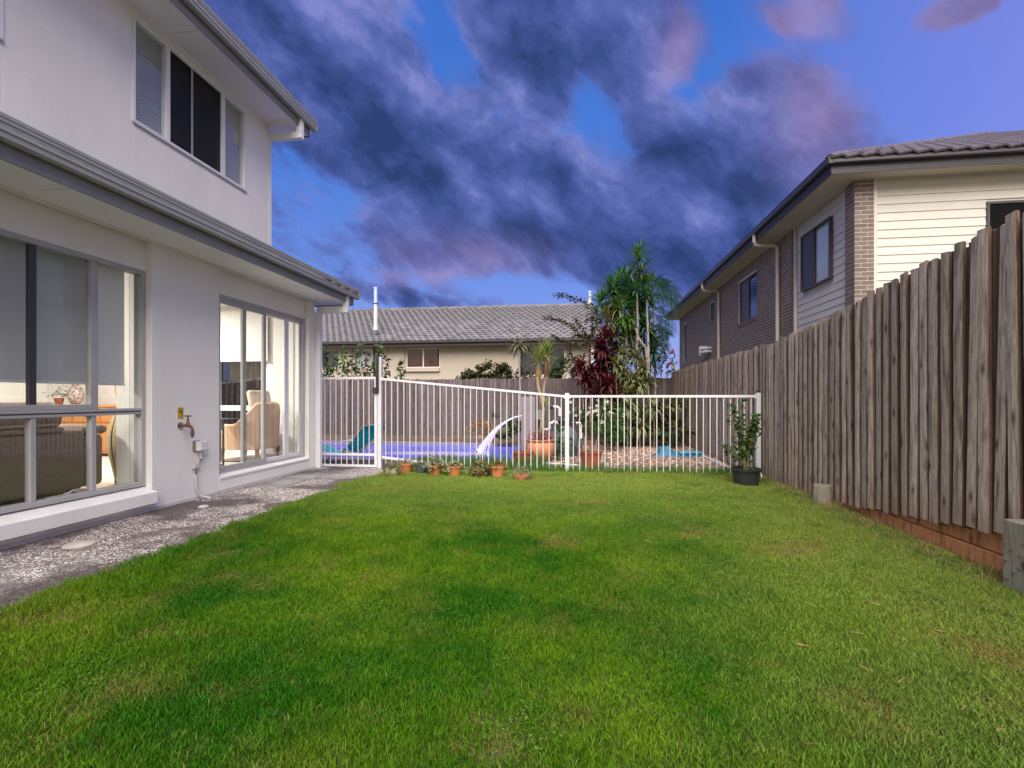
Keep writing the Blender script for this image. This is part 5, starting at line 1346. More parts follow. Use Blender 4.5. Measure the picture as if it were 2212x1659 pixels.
for k in range(16):
    rosette_mesh(mb, pt(rv.uniform(1296, 1440), rv.uniform(862, 940), rv.uniform(12.3, 12.9)), 30, .36, .05, (.7, 1.2))
put('undergrowth', mb, 'leaf_croton', kind='stuff', recalc=False)
for mat_, lst in (('leaf_green', [(800, 560, 14.0), (860, 680, 14.0), (900, 560, 14.1), (720, 620, 14.1), (960, 700, 14.1), (620, 760, 14.0), (560, 660, 14.1), (840, 430, 14.1), (1010, 470, 14.1), (680, 560, 14.0)]), ('leaf_olive', [(780, 900, 14.0), (800, 1060, 14.0), (660, 1000, 14.1), (720, 1130, 14.1), (880, 1020, 14.1)]),
                  ('leaf_dark', [(700, 800, 14.2), (950, 1080, 14.2), (900, 1200, 14.2), (700, 1200, 14.2), (760, 1350, 14.2), (1000, 1420, 14.2), (620, 1350, 14.2), (600, 1480, 14.2), (850, 1520, 14.2), (1000, 900, 14.2), (1080, 1010, 14.2), (860, 860, 14.3)]), ('leaf_teal', [(1000, 760, 14.2), (1080, 1280, 14.2), (1120, 1120, 14.2), (1060, 640, 14.2)])):
    mb = MB()
    for (a_, b_, d_) in lst: rosette_mesh(mb, P6(a_, b_, d_), 62, .52, .06, (.4, .9))
    put('undergrowth', mb, mat_, kind='stuff', recalc=False)
# palm
PL = plant('palm', 'slender palm with feathery arching fronds at the right of the clump', 'palm', gnd(P6(1120, 1500, 14.3)))
def P6b(x, y): return P6(x, y, 14.3)
tr(PL, [gnd(P6b(1130, 1500)), P6b(1120, 1000), P6b(1105, 640), P6b(1080, 520)], .036, .026)
tr(PL, [gnd(P6b(1000, 1500)), P6b(1010, 1000), P6b(1000, 640)], .034, .024, nm='limb')
def frond(par, path_, wid, n, mat):
    path_ = [Vector(p_) for p_ in path_]; mb = MB(); mb.tube(path_, .010, 5, r2=.003)
    tot = len(path_) - 1
    for k in range(n):
        t = .12 + .88 * k / n; f_ = t * tot; i = min(int(f_), tot - 1); p_ = path_[i].lerp(path_[i + 1], f_ - i); d = (path_[i + 1] - path_[i]).normalized()
        side = d.cross(Vector((0, 1, 0))).normalized() if abs(d.y) < .9 else Vector((1, 0, 0))
        dep = d.cross(side).normalized()
        L = wid * (sin(pi * (.12 + .8 * t)) ** .6) * rv.uniform(.85, 1.1)
        for sgn in (-1, 1):
            dd = (side * sgn * .55 + dep * sgn * .45 + d * .65 + Vector((0, 0, -.40))).normalized(); w_ = d * .009
            tip = p_ + dd * L + Vector((0, 0, -.12 * L)); mid = p_ + dd * L * .5
            mb.quad(p_ - w_, p_ + w_, mid + w_, mid - w_); mb.tri(mid - w_, mid + w_, tip)
    return put('frond', mb, mat, par, recalc=False)
for (path_, wid, n, mt) in [([(1080, 520), (1150, 440), (1260, 450), (1340, 520), (1375, 600)], .45, 34, 'leaf_teal'), ([(1080, 520), (1100, 420), (1190, 390), (1260, 440)], .45, 30, 'leaf_teal'),
        ([(1090, 560), (1180, 560), (1290, 620), (1360, 700)], .40, 30, 'leaf_teal'), ([(1100, 700), (1200, 700), (1280, 800), (1320, 960)], .42, 30, 'leaf_teal'), ([(1100, 760), (1180, 800), (1240, 880), (1290, 1000)], .40, 26, 'leaf_dark'),
        ([(1000, 620), (800, 480), (600, 480), (480, 590)], .42, 36, 'leaf_teal'), ([(1000, 620), (880, 560), (760, 600), (700, 680)], .35, 26, 'leaf_dark'), ([(1080, 520), (1050, 430), (1060, 380), (1110, 350)], .35, 22, 'leaf_teal'),
        ([(1100, 900), (1200, 960), (1230, 1060), (1240, 1150)], .4, 26, 'leaf_dark'), ([(1090, 900), (1160, 880), (1230, 940), (1270, 980)], .4, 26, 'leaf_teal'), ([(1090, 560), (1190, 500), (1290, 540), (1370, 660)], .42, 30, 'leaf_teal')]:
    frond(PL, [P6b(*p_) for p_ in path_], wid, n, mt)
# red cordylines
for i, (cx, cy, n, L, d, lab) in enumerate([(560, 1120, 56, .42, 13.0, 'tallest dark red cordyline in front of the house wall'), (350, 1330, 40, .34, 12.6, 'dark red cordyline nearest the potted yucca'), (640, 1500, 44, .34, 12.4, 'low dark red cordyline under the striped dracaenas'), (440, 1500, 34, .30, 12.8, 'small dark red cordyline rising just above the fence top')]):
    c = P6(cx, cy, d); cpl = plant('cordyline', lab, 'plant', gnd(c), 'red cordylines')
    tr(cpl, [gnd(c) + Vector((.1, 0, 0)), gnd(c).lerp(c, .5), c], .022, .016, 'bark', 'stem')
    rosette(cpl, c, n, ['leaf_red'], L, .055, (.4, .8, 1.2), -40, 80)
    rosette(cpl, c + Vector((.1, .1, -.28)), n // 2, ['leaf_red'], L, .055, (.6, 1.1), -40, 50)
    if i == 0:
        rosette(cpl, c + Vector((.12, 0, .28)), 30, ['leaf_red'], L * .9, .05, (.4, .8), -30, 85); rosette(cpl, c + Vector((-.1, 0, -.6)), 30, ['leaf_red'], L, .05, (.6, 1.0), -40, 60)
# variegated dracaenas
vs = [(790, 1190, 13.0), (930, 1210, 13.1), (720, 1290, 12.9), (1000, 1330, 12.9), (890, 1450, 12.7), (800, 1400, 12.9), (960, 1520, 12.6), (840, 1600, 12.5), (1040, 1470, 12.9)]
for gi_, (lab, sub) in enumerate((('cream striped dracaena rising behind the pool fence, upper heads', vs[:4]), ('cream striped dracaena clump, middle heads over the fence rail', vs[4:]))):
    c0 = P6(*sub[0]); vp = plant('striped_dracaena', lab, 'plant', gnd(c0), 'striped dracaenas')
    for (a, b, d) in sub:
        c = P6(a, b, d); tr(vp, [gnd(c), gnd(c).lerp(c, .6) + Vector((.02, 0, 0)), c], .018, .014, 'trunk_tan', 'stem')
        rosette(vp, c, 34, ['leaf_variegated'], .36, .05, (.7, 1.1, 1.5), -45, 80)
vp = plant('striped_dracaena', 'low striped dracaena thicket seen through the white pickets', 'plant', gnd(P6(850, 1700)), 'striped dracaenas')
for k in range(9):
    u = 1310 + (k % 5) * 24 + rv.uniform(-8, 8); v = 885 + (k // 5) * 34 + rv.uniform(-8, 8); c = pt(u, v, 12.3 + rv.uniform(-.3, .4))
    tr(vp, [gnd(c), c], .016, .012, 'trunk_tan', 'stem'); rosette(vp, c, 28, ['leaf_variegated'], .38, .05, (.7, 1.1, 1.5), -50, 75)
# broad leaf croton and fern by the fence corner
cr = plant('croton', 'broad olive leafed shrub at the corner of the two fences', 'shrub', gnd(pt(1445, 960, 12.4)))
for k in range(12):
    c = pt(1445 + rv.uniform(-32, 24), 945 - (k // 3) * 24 + rv.uniform(-8, 8), 12.4 + rv.uniform(-.3, .3)); tr(cr, [gnd(c), c], .012, .01, 'bark', 'stem')
    rosette(cr, c, 20, ['leaf_croton', 'leaf_olive'], .27, .075, (.5, 1.0), -30, 80)
fe = plant('fern', 'dark green fern under the croton beside the right fence', 'fern', gnd(pt(1458, 958, 11.9)))
for k in range(12):
    a = k * .52; c = gnd(pt(1456, 955, 11.9)); frond(fe, [c, c + Vector((.16 * cos(a), .16 * sin(a), .34)), c + Vector((.40 * cos(a), .40 * sin(a), .45)), c + Vector((.6 * cos(a), .6 * sin(a), .36))], .10, 20, 'leaf_dark')
# small-leaf foliage along branches
def leafcloud(mb, c, n, r, s, rnd, flat=1.0, elong=1.7):
    c = Vector(c)
    for _ in range(n):
        d = Vector((rnd.gauss(0, 1), rnd.gauss(0, 1), rnd.gauss(0, 1) * flat)); d = d.normalized() * r * (rnd.random() ** .45)
        p_ = c + d; a = Vector((rnd.uniform(-1, 1), rnd.uniform(-1, 1), rnd.uniform(-.6, .8))).normalized(); b = a.cross(Vector((rnd.uniform(-1, 1), rnd.uniform(-1, 1), 1))).normalized()
        ss = s * rnd.uniform(.6, 1.25); l_ = a * ss * elong * .5; w_ = b * ss * .5
        mb.quad(p_ - l_, p_ + w_ * .9, p_ + l_, p_ - w_ * .9)
def bough(par, pts_, r0, leaf_n, leaf_r, s, mat, rnd, nm='branch', every=.09, bark='bark', start=.15):
    pts_ = [Vector(p_) for p_ in pts_]; b_ = put(nm, MB().tube(pts_, r0, 6, r2=r0 * .35), bark, par, smooth=True)
    mb = MB(); L = 0; 
    for i in range(len(pts_) - 1):
        seg = pts_[i + 1] - pts_[i]; n_ = max(1, int(seg.length / every))
        for k in range(n_):
            f_ = (i + k / n_) / (len(pts_) - 1)
            if f_ < start: continue
            leafcloud(mb, pts_[i] + seg * (k / n_), leaf_n, leaf_r * rnd.uniform(.6, 1.3), s, rnd)
    put('foliage', mb, mat, b_, recalc=False)
rb = random.Random(8)
bg_ = plant('bougainvillea', 'sprawling small leafed bougainvillea reaching left over the tiled roof', 'shrub', gnd(P6(470, 1500, 13.8)))
PB = lambda x, y: P6(x, y, 13.8)
for path_ in ([(470, 1390), (420, 1050), (560, 820), (480, 700), (350, 630), (210, 580), (75, 570)], [(430, 1080), (330, 960), (240, 880), (130, 830), (0, 800), (-60, 795)], [(430, 1080), (390, 950), (280, 800)], [(420, 1050), (470, 960), (480, 870), (460, 790)],
              [(430, 1150), (300, 1080), (150, 1040), (30, 985)], [(440, 1200), (320, 1210), (200, 1250), (100, 1270)], [(450, 1300), (300, 1330), (180, 1370), (60, 1390)], [(460, 1000), (380, 1000), (250, 990)], [(560, 820), (440, 800), (400, 880)], [(470, 1390), (380, 1380), (250, 1200), (230, 1120)]):
    bough(bg_, [PB(*p_) for p_ in path_], .02, 13, .10, .055, 'leaf_boug', rb, every=.07)
b2 = plant('bougainvillea', 'bougainvillea with pink flowers in front of the brick house corner', 'shrub', gnd(P6(1250, 1500, 14.6)))
for path_ in ([(1190, 1480), (1190, 1300), (1250, 1200), (1310, 1160)], [(1190, 1300), (1230, 1180), (1180, 1080), (1210, 1020)], [(1250, 1450), (1260, 1300), (1330, 1280), (1380, 1250)], [(1250, 1330), (1320, 1210), (1375, 1190)], [(1180, 1400), (1150, 1250), (1190, 1150)], [(1230, 1420), (1310, 1340)]):
    bough(b2, [P6(a, b, 14.6) for a, b in path_], .012, 7, .09, .06, 'leaf_dark', rb, every=.09)
fl = MB()
for (a, b) in ((1305, 1157), (1240, 1100), (1145, 1230), (1262, 1290), (1205, 1150)): leafcloud(fl, P6(a, b, 14.5), 14, .06, .06, rb)
put('flower', fl, 'petal_pink', b2, recalc=False)
# shrubs beyond the back fence
def far_shrub(nm, lab, u0, u1, vt, d, n, mat, s, cat='shrub', pts_=9, spread=.25):
    c = pt((u0 + u1) / 2, 830, d); pl_ = plant(nm, lab, cat, (c.x, c.y, .3)); mb = MB()
    put('stem', MB().tube([(c.x, c.y, .3), (c.x + .05, c.y, 1.6)], .03, 6, r2=.015), 'bark', pl_)
    for k in range(pts_):
        u = rb.uniform(u0, u1); e = 1 - abs((u - (u0 + u1) / 2) / ((u1 - u0) / 2)) ** 2 * .75; v = 835 - (835 - vt) * e * rb.uniform(.3, 1.0)
        leafcloud(mb, pt(u, v, d + rb.uniform(-.3, .3)), n, spread, s, rb)
    put('foliage', mb, mat, pl_, recalc=False)
far_shrub('rounded_shrub', 'round olive shrub standing above the back fence under the long wall', 990, 1115, 779, 17.5, 90, 'leaf_boug', .07, pts_=34, spread=.2)
far_shrub('dark_shrub', 'dark shrub below the black window of the tiled house', 1190, 1250, 780, 17.2, 90, 'leaf_dark', .07, pts_=16)
far_shrub('low_shrub', 'low scrubby bush just left of the dark window corner', 1115, 1150, 796, 17.0, 70, 'leaf_boug', .07, pts_=7)
sap = [(705, 752), (722, 770), (742, 755), (760, 765), (778, 748), (795, 765), (820, 745), (835, 760), (865, 782), (700, 780), (712, 790), (752, 785), (787, 790), (808, 785), (770, 790)]
hg = thing('leafy_hedge', 'row of thin leafy saplings rising behind the fence near the gate', 'hedge', tuple(pt(770, 862, 17.2).xy) + (.3,))
for (u, vt) in sap:
    v0 = 862; p0 = pt(u - 4, 850, 17.2); p0.z = .3; p1 = pt(u, vt, 17.2)
    mb = MB(); st = put('stem', MB().tube([p0, p1], .012, 5, r2=.004), 'bark', hg)
    for k in range(9 if vt < 780 else 6):
        q_ = p0.lerp(p1, 1 - .06 * k * (1.0)); leafcloud(mb, q_, 7, .14 + .02 * k, .10, rb, elong=2.2)
    put('foliage', mb, 'leaf_dark' if u % 2 else 'leaf_shrub', st, recalc=False)
# bush behind the water jet, by the pillar
gs = plant('leafy_bush', 'dark leafy bush behind the water jet at the back fence', 'bush', gnd(pt(1100, 950, 14.3)))
for k in range(16):
    c = pt(1098 + rv.uniform(-32, 30), 944 - (k // 5) * 13 + rv.uniform(-5, 5), 14.2 + rv.uniform(-.3, .3)); c.z = max(c.z, .05)
    rosette(gs, c, 14, ['leaf_croton', 'leaf_shrub'], .20, .06, (.5, 1.0), -10, 80)
dg = MB()
for _ in range(60):
    c = pt(1040 + rv.gauss(0, 14), 958, 14.6); leafcloud(dg, (c.x, c.y, rv.uniform(0, .5)), 3, .15, .05, rb, elong=4)
o = put('scrub', dg, 'leaf_dry', recalc=False, kind='stuff')

# ================================================================== POTS
def pot_profile(r, h, rim=.03):
    return [(r * .68, 0), (r * .93, h - rim), (r * 1.0, h - rim), (r * 1.03, h), (r * .93, h), (r * .90, h - .03), (0.001, h - .035)]
def make_pot(name, lab, u, v, wpx, h, mat, plantfn, prof=None, z0=0.0, d=None, group=None, cat='flower pot'):
    d_ = d or (CAM_H - z0) * F_ / (v - 862); c = pt(u, v, d_); r = wpx * d_ / F_ / 2 * 1.10
    P_ = thing(name, lab, cat, (c.x, c.y + r * .6, z0), group)
    put('pot', MB().lathe(prof(r, h) if prof else pot_profile(r, h), 28), mat, P_, local=True, smooth=True)
    put('soil', MB().lathe([(r * .905, 0), (r * .9, .008), (.001, .012)], 20, (0, 0, h - .036)), 'soil', P_, local=True)
    if plantfn: plantfn(P_, r, h)
    return P_
rq = random.Random(91)
def trailing(mat, n=260, s=.026, hh=.11, wide=1.25, drop=True, extra=None):
    def f(P_, r, h):
        mb = MB()
        for k in range(n // 8):
            a = rq.random() * 2 * pi; rr_ = r * wide * sqrt(rq.random()); c = Vector((rr_ * cos(a), rr_ * sin(a), h + rq.uniform(.0, hh) * (1.15 - rr_ / (r * wide) * .7)))
            if drop and rr_ > r * .95: c.z = h - rq.uniform(-.03, .06)
            leafcloud(mb, c, 8, .035, s, rq)
        put('foliage', mb, mat, P_, local=True, recalc=False)
        st = MB()
        for k in range(9):
            a = k * .7; st.tube([(0, 0, h - .03), (r * .5 * cos(a), r * .5 * sin(a), h + .03), (r * .95 * cos(a), r * .95 * sin(a), h + hh * .7)], .0025, 4)
        put('stems', st, 'bark', P_, local=True, kind='stuff')
        if extra: extra(P_, r, h)
    return f
def flower_stem(hx, hy, hz, mat, rad):
    def f(P_, r, h):
        put('flower_stem', MB().tube([(0, 0, h), (hx * .4, hy, h + hz * .5), (hx, hy, h + hz)], .0035, 6), 'leaf_grey', P_, local=True)
        mb = MB()
        for k in range(18):
            a = k * 2 * pi / 18; mb.quad((hx, hy, h + hz), (hx + rad * .6 * cos(a - .15), hy + rad * .6 * sin(a - .15), h + hz + .006), (hx + rad * cos(a), hy + rad * sin(a), h + hz - .004), (hx + rad * .6 * cos(a + .15), hy + rad * .6 * sin(a + .15), h + hz + .006))
        mb.lathe([(rad * .3, -.01), (rad * .35, .008), (.002, .012)], 10, (hx, hy, h + hz)); put('flower', mb, mat, P_, local=True, recalc=False)
    return f
def bowl(r, h): return [(r * .5, 0), (r * .85, h * .25), (r * 1.0, h * .6), (r * .93, h * .86), (r * 1.0, h * .92), (r * 1.0, h), (r * .9, h), (r * .86, h - .03), (.001, h - .035)]
def low(r, h): return [(r * .78, 0), (r * .95, h - .035), (r * 1.0, h - .035), (r * 1.02, h), (r * .93, h), (r * .90, h - .02), (.001, h - .025)]
G = 'flower pots in a row before the pool fence'
make_pot('flower_pot', 'rounded cream glazed pot with grey green plant nearest the gate post', 844.5, 1031, 29, .14, 'glaze_cream', trailing('leaf_grey', 300), bowl, group=G)
make_pot('flower_pot', 'terracotta pot with pale leaves between the cream pot and the grey pot', 872.5, 1024, 31, .165, 'terracotta', trailing('leaf_grey', 160, .024, .08), group=G)
make_pot('flower_pot', 'dark grey plastic pot, the only grey one in the row', 908, 1026, 28, .175, 'pot_grey', trailing('leaf_grey', 90, .02, .05, .9), group=G)
make_pot('flower_pot', 'terracotta pot with leaves spilling over its front, just right of the grey pot', 937, 1029, 29, .17, 'terracotta', trailing('leaf_grey', 420, .032, .13, 1.55), group=G)
make_pot('flower_pot', 'terracotta pot holding the single tall red daisy', 979, 1031, 30, .17, 'terracotta', trailing('leaf_grey', 260, .03, .08, 1.3, True, flower_stem(.02, 0, .40, 'petal_red', .05)), group=G)
make_pot('flower_pot', 'shallow terracotta pot with a dark red bloom above wide foliage', 1034.5, 1031, 27, .11, 'terracotta', trailing('leaf_olive', 460, .035, .15, 1.7, True, flower_stem(-.05, 0, .27, 'leaf_red', .03)), low, group=G)
make_pot('flower_pot', 'terracotta pot with small purplish plant left of the low end pot', 1073, 1034, 31, .185, 'terracotta', trailing('leaf_olive', 170, .03, .1, 1.2), group=G)
make_pot('flower_pot', 'low terracotta pot of fine silvery herb standing out on the lawn', 1126.5, 1040.5, 31, .10, 'terracotta', trailing('leaf_grey', 800, .014, .13, 1.35), low, group=G)
def dryvine(P_, r, h):
    st = MB()
    for k in range(14):
        a = rq.random() * 6.28; b = rq.uniform(.1, .35); p_ = [Vector((0, 0, h - .03))]
        for j_ in range(4): p_.append(p_[-1] + Vector((.04 * cos(a) + rq.uniform(-.03, .03), .03 * sin(a), b / 4)))
        st.tube(p_, .003, 4)
    put('twigs', st, 'bark', P_, local=True)
make_pot('planter', 'dark terracotta pot of bare twigs behind the pickets', 1128, 1006, 43, .27, 'terracotta_dark', dryvine, d=8.75, z0=-.03, cat='planter')
# big pot with yucca
def big_prof(r, h): return [(r * .62, 0), (r * .86, h * .25), (r * .98, h * .55), (r * .97, h * .8), (r * .88, h * .91), (r * .90, h * .93), (r * .99, h * .95), (r * 1.0, h), (r * .86, h), (r * .84, h - .06), (.001, h - .065)]
def pinky(P_, r, h):
    for k in range(34):
        a = rq.random() * 6.28; rr_ = r * .85 * sqrt(rq.random()); mb = MB(); bx, by_ = rr_ * cos(a), rr_ * sin(a); hh = rq.uniform(.06, .22)
        leafcloud(mb, (bx, by_, h + hh * .5), 16, .05, .028, rq); leafcloud(mb, (bx, by_, h + hh), 8, .03, .022, rq)
        put('succulent', mb, 'leaf_pink', P_, local=True, recalc=False)
BP = make_pot('large_urn', 'large round terracotta urn with pink succulents and a yucca', 1166, 998, 60, .43, 'terracotta_pale', pinky, big_prof, z0=-.03, d=9.45, cat='urn')
bc = BP.location.copy()
YC_ = thing('yucca', 'spiky yellow green yucca with two tan trunks in the large urn', 'yucca', (bc.x, bc.y, .37))
h1, h2 = pt(1164, 778, 9.5), pt(1181, 764, 9.55)
def Z5(x, y, d=9.5): return pt(1094.4 + x * .13886, 835.2 + y * .13886, d)
tr(YC_, [Vector((bc.x + .01, bc.y, .37)), Z5(530, 700), Z5(555, 500), Z5(575, 350), Z5(530, 150), Z5(490, 0), pt(1161, 815, 9.5), h1], .028, .03, 'trunk_tan')
tr(YC_, [Vector((bc.x + .05, bc.y + .02, .37)), Z5(560, 600, 9.6), Z5(580, 400, 9.6), Z5(570, 100, 9.6), pt(1178, 810, 9.6), h2], .024, .028, 'trunk_tan')
for h_ in (h1, h2):
    rosette(YC_, h_, 70, ['leaf_yucca', 'leaf_green_bright', 'leaf_yucca'], .30, .015, (.0, .08, .2), -30, 88)
    rosette(YC_, h_ + Vector((0, 0, -.10)), 26, ['leaf_dry'], .27, .014, (.6, 1.2), -88, -55)
    rosette(YC_, h_ + Vector((0, 0, -.24)), 12, ['leaf_dry'], .20, .012, (.4, .8), -88, -65)
rosette(YC_, Z5(598, 290), 16, ['leaf_yucca'], .14, .014, (.1, .3), 10, 85)
Y2 = thing('pale_dracaena', 'grey drooping dracaena head on a thin stem left of the yucca', 'plant', tuple(gnd(pt(1123, 940, 14.6))))
c = pt(1120, 748, 14.6); tr(Y2, [gnd(pt(1125, 940, 14.6)), pt(1124, 850, 14.6), c], .03, .025, 'trunk_pale', 'stem')
rosette(Y2, c, 40, ['leaf_grey', 'leaf_olive'], .42, .04, (.8, 1.3), -35, 75)
# canes pot
def canes(P_, r, h):
    for (dx, tx, tz_) in ((-.08, -.14, 1.22), (-.02, .0, 1.25), (.0, .03, 1.24), (.06, .26, 1.19), (-.1, -.12, .78)):
        put('cane', MB().tube([(dx, 0, h - .05), (tx, .02, tz_)], .006, 6), 'cane', P_, local=True)
    for k in range(7):
        a = k * .9; bpts = [Vector((.03 * cos(a), .03 * sin(a), h - .03)), Vector((.09 * cos(a), .06 * sin(a), h + .35)), Vector((.20 * cos(a) - .05, .08 * sin(a), h + .62)), Vector((.28 * cos(a) + rq.uniform(-.06, .06) - .05, .1 * sin(a), h + rq.uniform(.65, .98)))]
        st = put('stem', MB().tube(bpts, .006, 5, r2=.003), 'bark', P_, local=True); mb = MB()
        for i in range(1, 3):
            for q_ in range(6): leafcloud(mb, bpts[i].lerp(bpts[i + 1], q_ / 6), 5, .07, .048, rq, elong=1.5)
        put('foliage', mb, 'leaf_shrub', st, local=True, recalc=False)
        for q_ in range(2):
            c = bpts[3].lerp(bpts[2], q_ * .6) + Vector((rq.uniform(-.06, .06), -.06, rq.uniform(-.02, .04))); f_ = MB()
            for t_ in range(5):
                a2 = t_ * 2 * pi / 5; f_.quad(c, c + Vector((.020 * cos(a2 - .5), -.008, .020 * sin(a2 - .5))), c + Vector((.034 * cos(a2), -.004, .034 * sin(a2))), c + Vector((.020 * cos(a2 + .5), -.008, .020 * sin(a2 + .5))))
            put('flower', f_, 'petal_white', st, local=True, recalc=False)
make_pot('planter', 'red brown pot of white flowering mandevilla tied to tall canes', 1276.5, 1014, 47, .29, 'terracotta_dark', canes, z0=-.02, d=8.5, cat='planter')
mv = plant('flowering_shrub', 'white flowered green shrub growing behind the pool filter and canes', 'shrub', gnd(pt(1330, 950, 11.4)))
mb = MB(); 
for k in range(46):
    c = pt(rv.uniform(1290, 1352), rv.uniform(885, 950), 11.4 + rv.uniform(-.4, .4)); leafcloud(mb, c, 12, .14, .07, rb)
put('foliage', mb, 'leaf_shrub', mv, recalc=False)
for (u, v) in ((1292, 866), (1308, 870), (1347, 897), (1319, 890), (1200, 912), (1302, 912), (1285, 890)):
    c = pt(u, v, 11.0 if u > 1250 else 9.9); f_ = MB(); leafcloud(f_, c, 9, .045, .06, rb, elong=1.1); put('flower', f_, 'petal_white', mv, recalc=False)
# trailing plant in front of the filter
tv = plant('vine', 'leafy green vine with white flowers climbing before the pool filter', 'vine', gnd(pt(1215, 1000, 9.7)))
for path_ in ([(1212, 1000), (1208, 950), (1212, 930), (1196, 915)], [(1212, 1000), (1210, 940), (1202, 922)], [(1240, 990), (1236, 955), (1232, 940)], [(1214, 1000), (1206, 980), (1203, 975)]):
    bough(tv, [pt(a, b, 9.6) for a, b in path_], .006, 7, .07, .055, 'leaf_shrub', rb, every=.07)
# black pot with lemon shrub
def lemon(P_, r, h):
    for k in range(9):
        a = k * .75 + .3; top = rq.uniform(.55, 1.12); sx = rq.uniform(.10, .26)
        bpts = [Vector((.02 * cos(a), .02 * sin(a), h - .04)), Vector((sx * .4 * cos(a), sx * .35 * sin(a), h + top * .3)), Vector((sx * .9 * cos(a) + .03, sx * .6 * sin(a), h + top * .7)), Vector((sx * cos(a) + .05, sx * .7 * sin(a), h + top * .98))]
        if k == 8: bpts = [Vector((0, 0, h)), Vector((-.08, 0, h + .12)), Vector((-.20, 0, h + .2)), Vector((-.34, -.03, h + .36))]
        st = put('stem', MB().tube(bpts, .009, 6, r2=.003), 'trunk_tan', P_, local=True, smooth=True); mb = MB()
        for i in range(0, 3):
            for q_ in range(7): leafcloud(mb, bpts[i].lerp(bpts[i + 1], q_ / 7), 1 if i == 0 else 5, .075, .048, rq, elong=1.6)
        put('foliage', mb, 'leaf_shrub', st, local=True, recalc=False)
    put('plant_tag', MB().box(.135, .15, -r * .86 - .002, -r * .86, h - .10, h - .05), 'petal_white', P_, local=True)
def bpot(r, h): return [(r * .78, 0), (r * .92, h - .05), (r * .95, h - .05), (r * .96, h - .03), (r * 1.02, h - .028), (r * 1.03, h), (r * .93, h), (r * .9, h - .03), (.001, h - .035)]
make_pot('black_pot', 'large black plastic pot with a leafy citrus shrub by the right fence', 1618, 1052, 55, .245, 'pot_black', lemon, bpot, cat='planter')

# ================================================================== POOL EQUIPMENT
o = put('pillar', MB().box(*sorted((pt(1126, 0, 12.2).x, pt(1156, 0, 12.2).x)), pt(1140, 0, 12.2).y, pt(1140, 0, 12.2).y + .28, -.2, 1.255), 'pillar_paint', bevel=.006)
tag(o, 'rendered mauve pillar that spouts the water jet into the pool', 'pillar')
FT = thing('pool_filter', 'teal grey sand filter tank with black valve and white pipes', 'pool filter', (pt(1219, 975, 10.5).x, pt(1219, 975, 10.5).y, -.03))
put('tank', MB().lathe([(.27, 0), (.295, .04), (.30, .34), (.28, .48), (.22, .58), (.12, .64), (.08, .66)], 32), 'tank', FT, local=True, smooth=True)
put('valve', MB().lathe([(.10, .66), (.12, .68), (.12, .73), (.14, .74), (.14, .76), (.11, .78), (.10, .82), (.03, .84)], 24), 'black_plastic', FT, local=True, smooth=True)
put('valve_handle', MB().box(-.12, .02, -.02, .02, .845, .86).tube([(0, 0, .82), (0, 0, .85)], .02, 8), 'black_plastic', FT, local=True)
put('valve_port', MB().tube([(.08, 0, .71), (.26, 0, .71)], .03, 12).tube([(-.08, 0, .71), (-.24, 0, .71)], .03, 12), 'black_plastic', FT, local=True, smooth=True)
put('pipe', MB().tube([(.26, 0, .71), (.30, 0, .71), (.34, 0, .70), (.355, 0, .66), (.355, 0, .38)], .032, 12), 'pvc_white', FT, local=True, smooth=True)
put('pipe', MB().tube([(-.24, 0, .71), (-.30, 0, .71), (-.32, 0, .68), (-.32, 0, .60), (-.36, 0, .56), (-.44, 0, .56)], .032, 12), 'pvc_white', FT, local=True, smooth=True)
put('pipe', MB().tube([(-.10, .05, .86), (-.10, .05, 1.02), (-.13, .05, 1.05), (-.24, .05, 1.06)], .034, 12), 'pvc_white', FT, local=True, smooth=True)
put('union', MB().tube([(-.24, .05, 1.06), (-.32, .05, 1.06)], .05, 14), 'black_plastic', FT, local=True, smooth=True)
put('hose', MB().tube([(.355, 0, .38), (.36, -.02, .2), (.40, -.04, .08), (.50, -.06, .02)], .028, 10), 'hose_green', FT, local=True, smooth=True)
CBX = thing('control_box', 'grey pool timer box with cables hanging beside the pillar', 'control box', tuple(pt(1163, 940, 12.3)))
cc = CBX.location; h_ = pt(1163, 888, 12.3).z
put('box', MB().box(cc.x - .09, cc.x + .16, cc.y + .0, cc.y + .12, h_ - .22, h_ + .02), 'conduit_dark', CBX, bevel=.008)
put('cable', MB().tube([(cc.x, cc.y + .05, h_ - .22), (cc.x + .02, cc.y + .04, h_ - .5), (cc.x + .06, cc.y + .04, -.03)], .008, 6).tube([(cc.x + .08, cc.y + .05, h_ - .22), (cc.x + .1, cc.y + .04, h_ - .6), (cc.x + .12, cc.y + .04, -.03)], .008, 6), 'black_plastic', CBX)
put('stand', MB().box(cc.x - .02, cc.x + .02, cc.y + .121, cc.y + .15, -.03, h_), 'black_plastic', CBX)
